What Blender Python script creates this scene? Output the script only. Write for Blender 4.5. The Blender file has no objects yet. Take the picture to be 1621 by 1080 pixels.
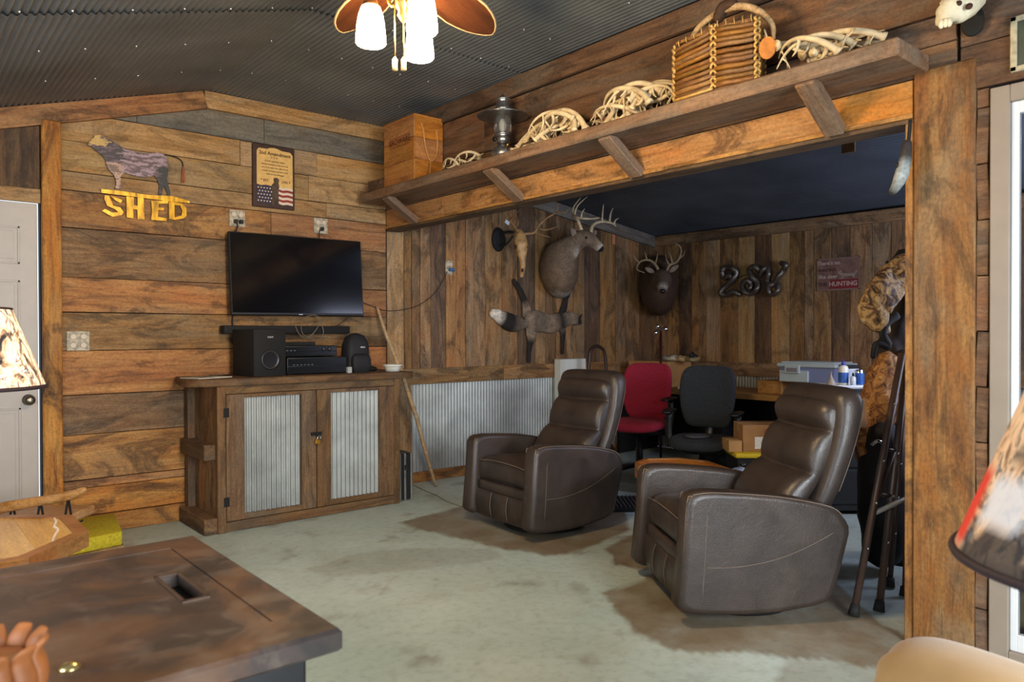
import bpy, bmesh, math, random
from mathutils import Vector, Matrix, Euler
from math import sin, cos, pi, radians
random.seed(7)
V = Vector
SC = bpy.context.scene
COL = SC.collection

# ---------------------------------------------------------------- camera
FPX = 1177.9
EYE = V((0.0, 0.0, 1.28))
def _cam_matrix():
    yaw, pit, rol = radians(-40.446), radians(0.467), radians(-0.123)
    A = Matrix(((1, 0, 0), (0, 0, -1), (0, 1, 0)))
    Ry = Matrix(((cos(yaw), sin(yaw), 0), (-sin(yaw), cos(yaw), 0), (0, 0, 1)))
    Rx = Matrix(((1, 0, 0), (0, cos(pit), -sin(pit)), (0, sin(pit), cos(pit))))
    Rz = Matrix(((cos(rol), -sin(rol), 0), (sin(rol), cos(rol), 0), (0, 0, 1)))
    return Rz @ Rx @ A @ Ry
CM = _cam_matrix()
cam_data = bpy.data.cameras.new('camera')
cam = bpy.data.objects.new('camera', cam_data)
COL.objects.link(cam)
cam_data.sensor_fit = 'HORIZONTAL'
cam_data.sensor_width = 36.0
cam_data.lens = FPX / 1621 * 36
cam_data.clip_start = 0.05
cam_data.dof.use_dof = True
cam_data.dof.focus_distance = 4.2
cam_data.dof.aperture_fstop = 4.5
cam.matrix_world = Matrix(((CM[0][0], -CM[1][0], -CM[2][0], EYE.x),
                           (CM[0][1], -CM[1][1], -CM[2][1], EYE.y),
                           (CM[0][2], -CM[1][2], -CM[2][2], EYE.z), (0, 0, 0, 1)))
SC.camera = cam

def ray(x, y): return CM.transposed() @ V(((x - 810.5) / FPX, (y - 540) / FPX, 1))
def AZ(x, y, z): d = ray(x, y); return EYE + d * ((z - EYE.z) / d.z)
def AY(x, y, Y): d = ray(x, y); return EYE + d * (Y / d.y)
def AX(x, y, X): d = ray(x, y); return EYE + d * (X / d.x)
def AD(x, y, D): return EYE + ray(x, y) * D

# ---------------------------------------------------------------- light, sky, exposure
SC.view_settings.view_transform = 'Standard'
SC.view_settings.look = 'None'
SC.view_settings.gamma = 1
SC.view_settings.use_curve_mapping = False
SC.view_settings.exposure = 0.50
world = bpy.data.worlds.new('sky'); SC.world = world
world.use_nodes = True
bg = world.node_tree.nodes['Background']
bg.inputs[0].default_value = (0.75, 0.87, 1.0, 1); bg.inputs[1].default_value = 1.2
def area(name, loc, target, sx, sy, power, color):
    l = bpy.data.lights.new(name, 'AREA'); l.shape = 'RECTANGLE'; l.size = sx; l.size_y = sy
    l.energy = power; l.color = color
    o = bpy.data.objects.new(name, l); COL.objects.link(o)
    o.location = loc
    o.rotation_euler = (V(target) - V(loc)).to_track_quat('-Z', 'Y').to_euler()
    return o
# daylight through the window behind the camera; the left area is added fill
_fw = area('daylight_front_window', (1.1, -1.72, 1.5), (1.9, 2.7, 0.3), 1.6, 1.2, 84, (0.88, 0.95, 1.0))
_fw.data.spread = radians(130)
area('left_fill_light', (-1.36, 1.2, 1.45), (2.5, 3.0, 1.0), 1.5, 1.0, 44, (0.86, 0.94, 1.0))
# window at the end of the lean-to
area('daylight_alcove_window', (5.3, 0.84, 1.65), (5.4, 3.6, 2.0), 1.0, 0.9, 34, (0.68, 0.74, 1.0))
LAMP_COLOR = (1.0, 0.66, 0.34)

# ---------------------------------------------------------------- helpers
def lin(h):
    if isinstance(h, str):
        h = h.lstrip('#'); c = [int(h[i:i + 2], 16) / 255 for i in (0, 2, 4)]
    else: c = [x / 255 for x in h]
    return tuple(x / 12.92 if x <= 0.04045 else ((x + 0.055) / 1.055) ** 2.4 for x in c) + (1,)

class B:
    def __init__(s): s.v = []; s.f = []; s.sm = []; s.c = None
    def add(s, vs, fs, smooth=False, col=None):
        o = len(s.v); s.v += [tuple(v) for v in vs]
        s.f += [tuple(i + o for i in f) for f in fs]; s.sm += [smooth] * len(fs)
        if col is not None:
            if s.c is None: s.c = [(1, 1, 1, 1)] * o
            s.c += [col] * len(vs) if not isinstance(col, list) else col
        elif s.c is not None: s.c += [(1, 1, 1, 1)] * len(vs)
        return s
    def box(s, lo, hi, M=None, ch=0.0, col=None):
        lo = V(lo); hi = V(hi); c = (lo + hi) / 2; h = (hi - lo) / 2
        return s.cbox(c, h * 2, M, ch, col)
    def cbox(s, c, size, M=None, ch=0.0, col=None):
        hx, hy, hz = (a / 2 for a in size); c = V(c)
        if ch <= 0:
            vs = [c + V((x * hx, y * hy, z * hz)) for x in (-1, 1) for y in (-1, 1) for z in (-1, 1)]
            fs = [(0, 1, 3, 2), (4, 6, 7, 5), (0, 4, 5, 1), (2, 3, 7, 6), (0, 2, 6, 4), (1, 5, 7, 3)]
        else:
            ch = min(ch, hx * .45, hy * .45, hz * .45)
            vs = []; idx = {}
            for x in (-1, 1):
                for y in (-1, 1):
                    for z in (-1, 1):
                        for a in range(3):
                            p = [x * (hx - ch), y * (hy - ch), z * (hz - ch)]
                            p[a] = (x * hx, y * hy, z * hz)[a]
                            idx[(x, y, z, a)] = len(vs); vs.append(c + V(p))
            fs = []
            def q(*k): fs.append(tuple(idx[i] for i in k))
            for sg in (-1, 1):
                q((sg, -1, -1, 0), (sg, 1, -1, 0), (sg, 1, 1, 0), (sg, -1, 1, 0))
                q((-1, sg, -1, 1), (1, sg, -1, 1), (1, sg, 1, 1), (-1, sg, 1, 1))
                q((-1, -1, sg, 2), (1, -1, sg, 2), (1, 1, sg, 2), (-1, 1, sg, 2))
            for a_ in (-1, 1):
                for b_ in (-1, 1):
                    q((a_, b_, -1, 0), (a_, b_, 1, 0), (a_, b_, 1, 1), (a_, b_, -1, 1))
                    q((a_, -1, b_, 0), (a_, 1, b_, 0), (a_, 1, b_, 2), (a_, -1, b_, 2))
                    q((-1, a_, b_, 1), (1, a_, b_, 1), (1, a_, b_, 2), (-1, a_, b_, 2))
            for x in (-1, 1):
                for y in (-1, 1):
                    for z in (-1, 1): q((x, y, z, 0), (x, y, z, 1), (x, y, z, 2))
        if M is not None: vs = [M @ v for v in vs]
        return s.add(vs, fs, False, col)
    def rings(s, rs, cap=True, smooth=True, close=True, cols=None):
        n = len(rs[0]); vs = [p for r in rs for p in r]; fs = []
        for i in range(len(rs) - 1):
            for j in range(n if close else n - 1):
                k = (j + 1) % n
                fs.append((i * n + j, i * n + k, (i + 1) * n + k, (i + 1) * n + j))
        col = None
        if cols: col = [c for c in cols for _ in range(n)]
        s.add(vs, fs, smooth, col)
        if cap:
            o = len(s.v) - len(vs)
            s.f.append(tuple(o + j for j in reversed(range(n)))); s.sm.append(False)
            s.f.append(tuple(o + (len(rs) - 1) * n + j for j in range(n))); s.sm.append(False)
        return s
    def sweep(s, pts, ra, rb=None, up=(0, 0, 1), n=10, sub=1, ex=2.0, smooth=True, cap=True, cols=None, round_ends=False):
        pts = [V(p) for p in pts]
        m = len(pts)
        ra = list(ra) if isinstance(ra, (list, tuple)) else [ra] * m
        rb = ra if rb is None else (list(rb) if isinstance(rb, (list, tuple)) else [rb] * m)
        if sub > 1:
            P = []; A_ = []; B_ = []; C_ = []
            def cr(a, b, c, d, t): return 0.5 * ((2 * b) + (c - a) * t + (2 * a - 5 * b + 4 * c - d) * t * t + (3 * b - a - 3 * c + d) * t ** 3)
            for i in range(m - 1):
                i0, i3 = max(i - 1, 0), min(i + 2, m - 1)
                for k in range(sub):
                    t = k / sub
                    P.append(cr(pts[i0], pts[i], pts[i + 1], pts[i3], t))
                    A_.append(max(1e-4, cr(ra[i0], ra[i], ra[i + 1], ra[i3], t)))
                    B_.append(max(1e-4, cr(rb[i0], rb[i], rb[i + 1], rb[i3], t)))
                    if cols: C_.append(tuple(cols[i][q] * (1 - t) + cols[i + 1][q] * t for q in range(4)))
            P.append(pts[-1]); A_.append(ra[-1]); B_.append(rb[-1])
            if cols: C_.append(cols[-1]); cols = C_
            pts, ra, rb = P, A_, B_; m = len(pts)
        if round_ends:
            d0 = (pts[0] - pts[1]).normalized(); d1 = (pts[-1] - pts[-2]).normalized()
            e0 = min(ra[0], rb[0]); e1 = min(ra[-1], rb[-1])
            pre = []; 
            for f_, g in ((0.95, .3), (.6, .8)): pre.append((pts[0] + d0 * e0 * f_, ra[0] * g, rb[0] * g))
            post = [(pts[-1] + d1 * e1 * f_, ra[-1] * g, rb[-1] * g) for f_, g in ((.6, .8), (.95, .3))]
            if cols: cols = [cols[0]] * 2 + list(cols) + [cols[-1]] * 2
            pts = [p[0] for p in pre] + pts + [p[0] for p in post]
            ra = [p[1] for p in pre] + ra + [p[1] for p in post]
            rb = [p[2] for p in pre] + rb + [p[2] for p in post]
            m = len(pts)
        up = V(up); rs = []; side = None
        for i in range(m):
            T = (pts[min(i + 1, m - 1)] - pts[max(i - 1, 0)])
            T = T.normalized() if T.length > 1e-9 else V((0, 0, 1))
            sd = T.cross(up)
            if sd.length < 0.05: sd = side if side is not None else T.orthogonal()
            sd = (sd - T * sd.dot(T)).normalized()
            if side is not None and sd.dot(side) < 0: sd = -sd
            side = sd; w = sd.cross(T)
            r = []
            for k in range(n):
                a = 2 * pi * k / n; ca, sa = cos(a), sin(a)
                if ex != 2.0:
                    ca = math.copysign(abs(ca) ** (2 / ex), ca); sa = math.copysign(abs(sa) ** (2 / ex), sa)
                r.append(pts[i] + sd * ra[i] * ca + w * rb[i] * sa)
            rs.append(r)
        return s.rings(rs, cap, smooth, True, cols)
    def tube(s, pts, r, n=8, sub=1, **k): return s.sweep(pts, r, None, n=n, sub=sub, **k)
    def lathe(s, prof, c=(0, 0, 0), n=20, M=None, smooth=True, cap=True):
        c = V(c); rs = []
        for r, z in prof:
            ring = [V((max(r, 1e-4) * cos(2 * pi * k / n), max(r, 1e-4) * sin(2 * pi * k / n), z)) for k in range(n)]
            rs.append([(M @ p if M is not None else p) + c for p in ring])
        return s.rings(rs, cap, smooth)
    def prism(s, poly, z0, z1, M=None, smooth=False):
        n = len(poly)
        vs = [V((x, y, z0)) for x, y in poly] + [V((x, y, z1)) for x, y in poly]
        if M is not None: vs = [M @ v for v in vs]
        fs = [(i, (i + 1) % n, n + (i + 1) % n, n + i) for i in range(n)]
        s.add(vs, fs, smooth); o = len(s.v) - 2 * n
        s.f += [tuple(o + i for i in reversed(range(n))), tuple(o + n + i for i in range(n))]; s.sm += [False, False]
        return s
    def sphere(s, c, r, n=10, m=6, M=None, col=None):
        c = V(c); r = V((r, r, r)) if not hasattr(r, '__len__') else V(r); rs = []
        for i in range(m + 1):
            a = -pi / 2 + pi * i / m; q = max(cos(a), 0.02)
            ring = [V((r.x * q * cos(2 * pi * k / n), r.y * q * sin(2 * pi * k / n), r.z * sin(a))) for k in range(n)]
            rs.append([(M @ p if M is not None else p) + c for p in ring])
        return s.rings(rs, True, True, True, [col] * (m + 1) if col else None)
    def corr(s, o, U, W, N, wid, hei, pitch=0.034, amp=0.006, per=6, t=0.0):
        # corrugated sheet: ridges run along W, repeat along U, depth along N
        o, U, W, N = V(o), V(U), V(W), V(N)
        k = max(2, int(wid / pitch * per)); vs = []; fs = []
        for i in range(k + 1):
            u = wid * i / k; d = amp * sin(2 * pi * u / pitch)
            for h in (0, hei): vs.append(o + U * u + W * h + N * d)
        for i in range(k): fs.append((2 * i, 2 * i + 2, 2 * i + 3, 2 * i + 1))
        return s.add(vs, fs, True)

WM = {}
def mesh_from(b, mat, name):
    me = bpy.data.meshes.new(name)
    me.from_pydata(b.v, [], b.f)
    me.polygons.foreach_set('use_smooth', b.sm)
    if b.c is not None:
        a = me.color_attributes.new('Col', 'FLOAT_COLOR', 'POINT')
        a.data.foreach_set('color', [x for c in b.c for x in c])
    for m in (mat if isinstance(mat, (list, tuple)) else [mat]): me.materials.append(m)
    bm = bmesh.new(); bm.from_mesh(me); bmesh.ops.recalc_face_normals(bm, faces=bm.faces); bm.to_mesh(me); bm.free()
    return me
def link(name, me, parent=None, M=None, world=True):
    o = bpy.data.objects.new(name, me); COL.objects.link(o)
    M = M if M is not None else Matrix.Identity(4)
    o.matrix_basis = M
    if parent is not None:
        o.parent = parent
        if world: o.matrix_parent_inverse = WM[parent.name].inverted(); WM[o.name] = M.copy()
        else: WM[o.name] = WM[parent.name] @ M
    else: WM[o.name] = M.copy()
    return o
def obj(name, b, mat, parent=None, world=True, M=None):
    return link(name, mesh_from(b, mat, name), parent, M, world)
def local(name, b, mat, parent, M=None): return obj(name, b, mat, parent, False, M)
def thing(name, label, cat, loc=(0, 0, 0), rz=0.0, group=None):
    o = bpy.data.objects.new(name, None); COL.objects.link(o)
    o.empty_display_size = 0.1
    o.matrix_basis = Matrix.Translation(V(loc)) @ Matrix.Rotation(rz, 4, 'Z')
    WM[o.name] = o.matrix_basis.copy()
    return tag(o, label, cat, group)
def tag(o, label, cat, group=None):
    o['label'] = label; o['category'] = cat
    if group: o['group'] = group
    return o
def struct(o): o['kind'] = 'structure'; return o
def seat_empty(o, loc):
    """give a one-mesh thing its origin at loc"""
    return o
def frameM(o, x, y):
    x = V(x).normalized(); z = x.cross(V(y)).normalized(); y = z.cross(x)
    return Matrix(((x.x, y.x, z.x, o[0]), (x.y, y.y, z.y, o[1]), (x.z, y.z, z.z, o[2]), (0, 0, 0, 1)))
def board(name, a, b, wdir, width, thick, mat, parent=None, ch=0.002, world=True):
    """a straight board from a to b (centre line); local X runs along the grain"""
    a, b = V(a), V(b); M = frameM((a + b) / 2, b - a, wdir)
    bb = B().cbox((0, 0, 0), ((b - a).length, width, thick), None, ch)
    return obj(name, bb, mat, parent, world, M)
def copy_tree(o, parent=None):
    c = o.copy(); COL.objects.link(c)
    if parent is not None: c.parent = parent
    for ch in list(o.children): copy_tree(ch, c)
    return c
def text_mesh(txt, size, mat, extr=0.001, bold=0.0, align='CENTER'):
    cu = bpy.data.curves.new('lettering', 'FONT'); cu.body = txt; cu.size = size; cu.extrude = extr
    cu.offset = bold; cu.align_x = align; cu.align_y = 'CENTER'; cu.resolution_u = 3
    t = bpy.data.objects.new('lettering', cu); COL.objects.link(t)
    dg = bpy.context.evaluated_depsgraph_get()
    me = bpy.data.meshes.new_from_object(t.evaluated_get(dg))
    bpy.data.objects.remove(t); bpy.data.curves.remove(cu)
    me.materials.clear(); me.materials.append(mat)
    return me
def bevel(o, w=0.004, seg=2, ang=40):
    m = o.modifiers.new('bevel', 'BEVEL'); m.width = w; m.segments = seg; m.limit_method = 'ANGLE'; m.angle_limit = radians(ang)
    for p in o.data.polygons: p.use_smooth = True
    return o
def subsurf(o, n=1):
    m = o.modifiers.new('subdivision', 'SUBSURF'); m.levels = n; m.render_levels = n
    for p in o.data.polygons: p.use_smooth = True
    return o

# ---------------------------------------------------------------- materials
class NT:
    def __init__(s, name):
        s.m = bpy.data.materials.new(name); s.m.use_nodes = True; s.t = s.m.node_tree
        s.p = s.t.nodes['Principled BSDF']; s.out = s.t.nodes['Material Output']
    def n(s, typ, **k):
        d = s.t.nodes.new(typ)
        for a, b in k.items():
            if a.startswith('i_'): d.inputs[int(a[2:])].default_value = b
            else: setattr(d, a, b)
        return d
    def l(s, a, b): s.t.links.new(a, b)
    def noise(s, vec, scale, detail=4, rough=.55, dist=0.0):
        d = s.n('ShaderNodeTexNoise'); d.inputs['Scale'].default_value = scale; d.inputs['Detail'].default_value = detail
        d.inputs['Roughness'].default_value = rough; d.inputs['Distortion'].default_value = dist
        if vec is not None: s.l(vec, d.inputs['Vector'])
        return d.outputs['Fac']
    def mapping(s, vec, sc, loc=None):
        d = s.n('ShaderNodeMapping'); d.inputs['Scale'].default_value = sc; s.l(vec, d.inputs['Vector'])
        if loc is not None: s.l(loc, d.inputs['Location'])
        return d.outputs[0]
    def ramp(s, fac, stops, interp='LINEAR'):
        d = s.n('ShaderNodeValToRGB'); r = d.color_ramp; r.interpolation = interp
        while len(r.elements) < len(stops): r.elements.new(0.5)
        for e, (p, c) in zip(r.elements, stops):
            e.position = p; e.color = c if len(c) == 4 else tuple(c) + (1,)
        s.l(fac, d.inputs[0]); return d.outputs[0]
    def mix(s, fac, a, b, mode='MIX'):
        d = s.n('ShaderNodeMix', data_type='RGBA', blend_type=mode)
        for so, v in ((0, fac), (6, a), (7, b)):
            if hasattr(v, 'is_linked') or hasattr(v, 'links'): s.l(v, d.inputs[so])
            else: d.inputs[so].default_value = v
        return d.outputs[2]
    def math(s, op, a, b=0.0):
        d = s.n('ShaderNodeMath', operation=op)
        for i, v in enumerate((a, b)):
            if hasattr(v, 'links'): s.l(v, d.inputs[i])
            else: d.inputs[i].default_value = v
        return d.outputs[0]
    def bump(s, h, st=0.3, dist=0.01):
        d = s.n('ShaderNodeBump'); d.inputs['Strength'].default_value = st; d.inputs['Distance'].default_value = dist
        s.l(h, d.inputs['Height']); s.l(d.outputs[0], s.p.inputs['Normal'])
    def set(s, **k):
        for a, b in k.items():
            i = s.p.inputs[a.replace('_', ' ')]
            if hasattr(b, 'links'): s.l(b, i)
            else: i.default_value = b
        return s
MATS = {}
def pm(name, col, rough=.5, metal=0.0, var=.15, vs=12, bump=0.0, bs=60, emit=0.0, ecol=None, coat=0.0, alpha=None, trans=0.0):
    if name in MATS: return MATS[name]
    t = NT(name); c = lin(col)
    tc = t.n('ShaderNodeTexCoord').outputs['Object']
    if var > 0:
        f = t.noise(tc, vs, 4)
        dk = tuple(max(0, x * (1 - var)) for x in c[:3]) + (1,); lt = tuple(min(1, x * (1 + var)) for x in c[:3]) + (1,)
        t.set(Base_Color=t.ramp(f, [(.3, dk), (.7, lt)]))
    else: t.set(Base_Color=c)
    t.set(Roughness=rough, Metallic=metal)
    if bump: t.bump(t.noise(tc, bs, 5), bump, 0.004)
    if emit: t.set(Emission_Color=lin(ecol or col), Emission_Strength=emit)
    if coat: t.set(Coat_Weight=coat)
    if trans: t.set(Transmission_Weight=trans)
    MATS[name] = t.m; return t.m
def wood(name, dark, mid, light, grey='#6b6256', greyamt=.25, stain=.55, rough=.72, spread=.35, gs=1.0):
    """sawn boards: grain along local X, each object its own shade, dark water stains and knots"""
    t = NT(name)
    tc = t.n('ShaderNodeTexCoord').outputs['Object']; oi = t.n('ShaderNodeObjectInfo').outputs['Random']
    off = t.n('ShaderNodeCombineXYZ')
    t.l(t.math('MULTIPLY', oi, 37.0), off.inputs[0]); t.l(t.math('MULTIPLY', oi, 91.0), off.inputs[1]); t.l(t.math('MULTIPLY', oi, 13.0), off.inputs[2])
    o_ = off.outputs[0]
    g1 = t.noise(t.mapping(tc, (1.3 * gs, 13 * gs, 13 * gs), o_), 1.0, 9, .70, 1.4)
    g2 = t.noise(t.mapping(tc, (4 * gs, 85 * gs, 85 * gs), o_), 1.0, 4, .65)
    sp = t.noise(t.mapping(tc, (55, 75, 75), o_), 1.0, 3, .7)
    bl = t.noise(t.mapping(tc, (1.9 * gs, 4.6 * gs, 4.6 * gs), o_), 1.0, 11, .66, 1.3)
    b2 = t.noise(t.mapping(tc, (1.1 * gs, 3.4 * gs, 3.4 * gs), o_), 1.3, 5, .6, .8)
    base = t.ramp(g1, [(.30, lin(dark)), (.46, lin(mid)), (.70, lin(light))])
    base = t.mix(t.ramp(b2, [(.50, (0, 0, 0)), (.60, (greyamt,) * 3), (.75, (min(1, greyamt * 1.6),) * 3)]), base, lin(grey))
    m_ = lin(mid); am = (min(1, m_[0] * 1.28), m_[1] * .98, m_[2] * .58, 1)
    base = t.mix(t.ramp(b2, [(.28, (.75,) * 3), (.45, (0, 0, 0))]), base, am)
    dk = tuple(x * .20 for x in lin(dark)[:3]) + (1,)
    base = t.mix(t.ramp(bl, [(.50, (0, 0, 0)), (.56, (stain * .55,) * 3), (.61, (stain * .95,) * 3), (.635, (stain * .45,) * 3), (.72, (min(1, stain * 1.3),) * 3)]), base, dk)
    base = t.mix(t.ramp(bl, [(.30, (stain * .7,) * 3), (.38, (0, 0, 0))]), base, tuple(x * .6 for x in lin(dark)[:3]) + (1,))
    base = t.mix(t.ramp(g2, [(.34, (.22,) * 3), (.50, (0, 0, 0))]), base, tuple(x * .45 for x in lin(dark)[:3]) + (1,))
    base = t.mix(1.0, base, t.ramp(sp, [(.3, (.72,) * 3), (.5, (1, 1, 1)), (.7, (1.22,) * 3)]), 'MULTIPLY')
    hs = t.n('ShaderNodeHueSaturation')
    t.l(t.math('ADD', t.math('MULTIPLY', oi, spread * 1.0), (1 - spread * .5) * .86), hs.inputs['Value'])
    t.l(t.math('ADD', t.math('MULTIPLY', t.math('FRACT', t.math('MULTIPLY', oi, 7.13)), .14), .91), hs.inputs['Saturation'])
    t.l(t.math('ADD', t.math('MULTIPLY', t.math('FRACT', t.math('MULTIPLY', oi, 3.7)), .006), .498), hs.inputs['Hue'])
    t.l(base, hs.inputs['Color'])
    t.set(Base_Color=hs.outputs[0], Roughness=rough)
    t.bump(t.math('ADD', t.math('ADD', g1, t.math('MULTIPLY', g2, .6)), t.math('MULTIPLY', sp, .5)), .6, .004)
    MATS[name] = t.m; return t.m

W_TV = wood('barn_wood_orange', '#5e3616', '#a26a30', '#c4904e', '#8b7355', .35, .75)
W_TV2 = wood('barn_wood_amber', '#6e4016', '#b4702a', '#d49a4c', '#8b6c45', .22, .75)
W_PALE = wood('barn_wood_tan', '#785630', '#aa8250', '#c6a272', '#94826a', .35, .5)
W_GREY = wood('weathered_grey_wood', '#4c463e', '#726a5e', '#8c8272', '#6f6a62', .35, .35, spread=.12)
W_ALC = wood('barn_wood_brown', '#54371c', '#8c6438', '#ae885a', '#7c6c52', .45, .7)
W_ALC2 = wood('barn_wood_dark', '#3a2717', '#66482c', '#866642', '#5c4c3c', .4, .65)
W_B = wood('barn_wood_right_wall', '#40291a', '#6c4a30', '#8c6848', '#6c6052', .5, .6)
W_POST = wood('post_wood', '#5c3a1e', '#87592f', '#a47a48', '#8a765a', .45, .6, spread=.1)
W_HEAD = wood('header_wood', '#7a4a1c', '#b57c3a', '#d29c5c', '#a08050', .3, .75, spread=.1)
W_CAB = wood('cabinet_wood', '#3e2a16', '#6a4a2a', '#8a683f', '#6c5c48', .45, .6, spread=.2)
W_SHELF = wood('shelf_wood', '#553c28', '#836044', '#a07e60', '#786a5c', .5, .35, spread=.12)
W_CRATE = wood('crate_wood', '#8a4c10', '#b8701e', '#d08c34', '#a06a30', .1, .35, spread=.06)
W_OAK = wood('varnished_oak', '#a87c38', '#cfa458', '#e2c07c', '#ccb078', .1, .08, rough=.28, spread=.1, gs=.5)
W_DESK = wood('desk_wood', '#7a4c1e', '#a87236', '#c08c4c', '#94744c', .2, .3, rough=.5, spread=.05)
W_STICK = wood('stick_wood', '#8a6c48', '#b8946a', '#d4b48c', '#a89070', .2, .2, spread=.05)
BLACK = pm('black_plastic', '#101010', .42, 0, .1)
BLACKM = pm('black_matte', '#0c0b0b', .8, 0, .2, bump=.2)
GALV = pm('galvanised_steel', '#a0a3a0', .48, .5, .2, 5, .1, 40)
IVORY = pm('antler_bone', '#c9b48e', .55, 0, .28, 14, .25, 60)
GAP = pm('dark_backing', '#140d08', .95, 0, 0)
CHROME = pm('chrome', '#c8c8c8', .18, 1.0, 0)
BRASS = pm('aged_brass', '#8c6a34', .35, .9, .2)
WHITEP = pm('white_paint', '#b0a79e', .45, 0, .04)
BONEW = pm('skull_bone', '#d8cdb0', .6, 0, .2, 20, .3, 50)
def attr_mat(name, rough=.6, bump=.3, bs=80, mul=1.0, nv=.25, ns=30, sx=(1, 1, 1)):
    t = NT(name); a = t.n('ShaderNodeAttribute', attribute_name='Col')
    tc = t.n('ShaderNodeTexCoord').outputs['Object']; mp = t.mapping(tc, sx)
    f = t.noise(mp, ns, 5)
    c = t.mix(1.0, a.outputs[0], t.ramp(f, [(.3, (1 - nv,) * 3), (.7, (1 + nv * .3,) * 3)]), 'MULTIPLY')
    t.set(Base_Color=c, Roughness=rough); t.bump(t.noise(mp, bs, 5), bump, .004)
    MATS[name] = t.m; return t.m
FUR = attr_mat('animal_hair', .85, .6, 120, nv=.45, ns=60)
# ================================================================ SETTING
XB, YT, XD, YC = 3.24, 5.42, 6.80, 5.45
def in_poly(x, y, poly):
    c = False; j = len(poly) - 1
    for i in range(len(poly)):
        (xi, yi), (xj, yj) = poly[i], poly[j]
        if (yi > y) != (yj > y) and x < (xj - xi) * (y - yi) / (yj - yi) + xi: c = not c
        j = i
    return c
def seg_d(x, y, poly):
    m = 9
    for i in range(len(poly)):
        (x1, y1), (x2, y2) = poly[i - 1], poly[i]
        dx, dy = x2 - x1, y2 - y1; t = max(0, min(1, ((x - x1) * dx + (y - y1) * dy) / (dx * dx + dy * dy + 1e-9)))
        m = min(m, math.hypot(x - x1 - dx * t, y - y1 - dy * t))
    return m
from mathutils import noise as mn
# worn bare patches where the chairs have stood, some chair shadow painted in
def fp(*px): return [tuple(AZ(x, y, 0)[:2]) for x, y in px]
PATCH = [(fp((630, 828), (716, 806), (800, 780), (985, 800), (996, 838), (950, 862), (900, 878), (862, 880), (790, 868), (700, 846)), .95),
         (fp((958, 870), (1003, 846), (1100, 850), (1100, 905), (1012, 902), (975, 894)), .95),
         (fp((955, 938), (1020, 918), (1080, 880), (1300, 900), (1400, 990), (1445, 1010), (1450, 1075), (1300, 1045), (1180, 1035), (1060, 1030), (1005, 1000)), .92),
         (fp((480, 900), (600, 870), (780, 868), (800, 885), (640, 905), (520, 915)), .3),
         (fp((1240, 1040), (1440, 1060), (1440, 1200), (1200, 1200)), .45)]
def build_floor():
    nx, ny = 277, 245; x0, y0, st = -1.5, -1.85, .03
    vs = []; cs = []
    P = lin('#bccac6')[:3]; W = lin('#7c6f5c')[:3]; G = lin('#a3b4ae')[:3]; D = lin('#7c7466')[:3]
    for j in range(ny + 1):
        for i in range(nx + 1):
            x, y = x0 + i * st, y0 + j * st
            n1 = mn.fractal(V((x * 1.1, y * 1.1, 3)), .7, 2.1, 4); n2 = mn.fractal(V((x * 4, y * 4, 9)), .6, 2.2, 4)
            k = max(0, min(1, .5 + n1 * .7)); c = [P[a] * (1 - k) + G[a] * k for a in range(3)]
            wx, wy = x + n2 * .02, y + mn.noise(V((x * 5, y * 5, 5))) * .03
            w = 0
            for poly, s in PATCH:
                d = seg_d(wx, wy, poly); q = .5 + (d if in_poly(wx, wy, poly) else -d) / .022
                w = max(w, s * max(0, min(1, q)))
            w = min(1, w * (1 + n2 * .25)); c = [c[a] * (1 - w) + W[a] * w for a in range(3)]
            s = max(0, n2 - .38) * 1.2; s = min(.6, s); c = [c[a] * (1 - s) + D[a] * s for a in range(3)]
            vs.append((x, y, 0)); cs.append((*c, 1))
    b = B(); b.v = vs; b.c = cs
    b.f = [(j * (nx + 1) + i, j * (nx + 1) + i + 1, (j + 1) * (nx + 1) + i + 1, (j + 1) * (nx + 1) + i) for j in range(ny) for i in range(nx)]
    b.sm = [False] * len(b.f)
    t = NT('painted_concrete'); a = t.n('ShaderNodeAttribute', attribute_name='Col')
    tc = t.n('ShaderNodeTexCoord').outputs['Object']
    f = t.noise(tc, 22, 7, .65); f2 = t.noise(tc, 3.2, 6, .6, .8)
    c = t.mix(1.0, a.outputs[0], t.ramp(f, [(.25, (.78, .77, .75)), (.5, (1, 1, 1)), (.8, (1.08, 1.08, 1.06))]), 'MULTIPLY')
    c = t.mix(t.ramp(f2, [(.54, (0, 0, 0)), (.68, (.20,) * 3)]), c, lin('#a09884'))
    t.set(Base_Color=c, Roughness=t.ramp(f2, [(.3, (.36,) * 3), (.7, (.62,) * 3)]), Specular_IOR_Level=.35)
    t.bump(f, .12, .004)
    return obj('floor', b, t.m)
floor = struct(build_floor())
cr = B(); pts = [AZ(x, y, 0.0015) for x, y in ((650, 766), (668, 775), (690, 784), (708, 795), (735, 803))]
for p, q in zip(pts, pts[1:]):
    d = (q - p).cross(V((0, 0, 1))).normalized() * .004
    cr.add([p - d, p + d, q + d, q - d], [(0, 1, 2, 3)])
obj('crack', cr, pm('floor_crack', '#4a453c', .9, 0, 0), floor)

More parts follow.
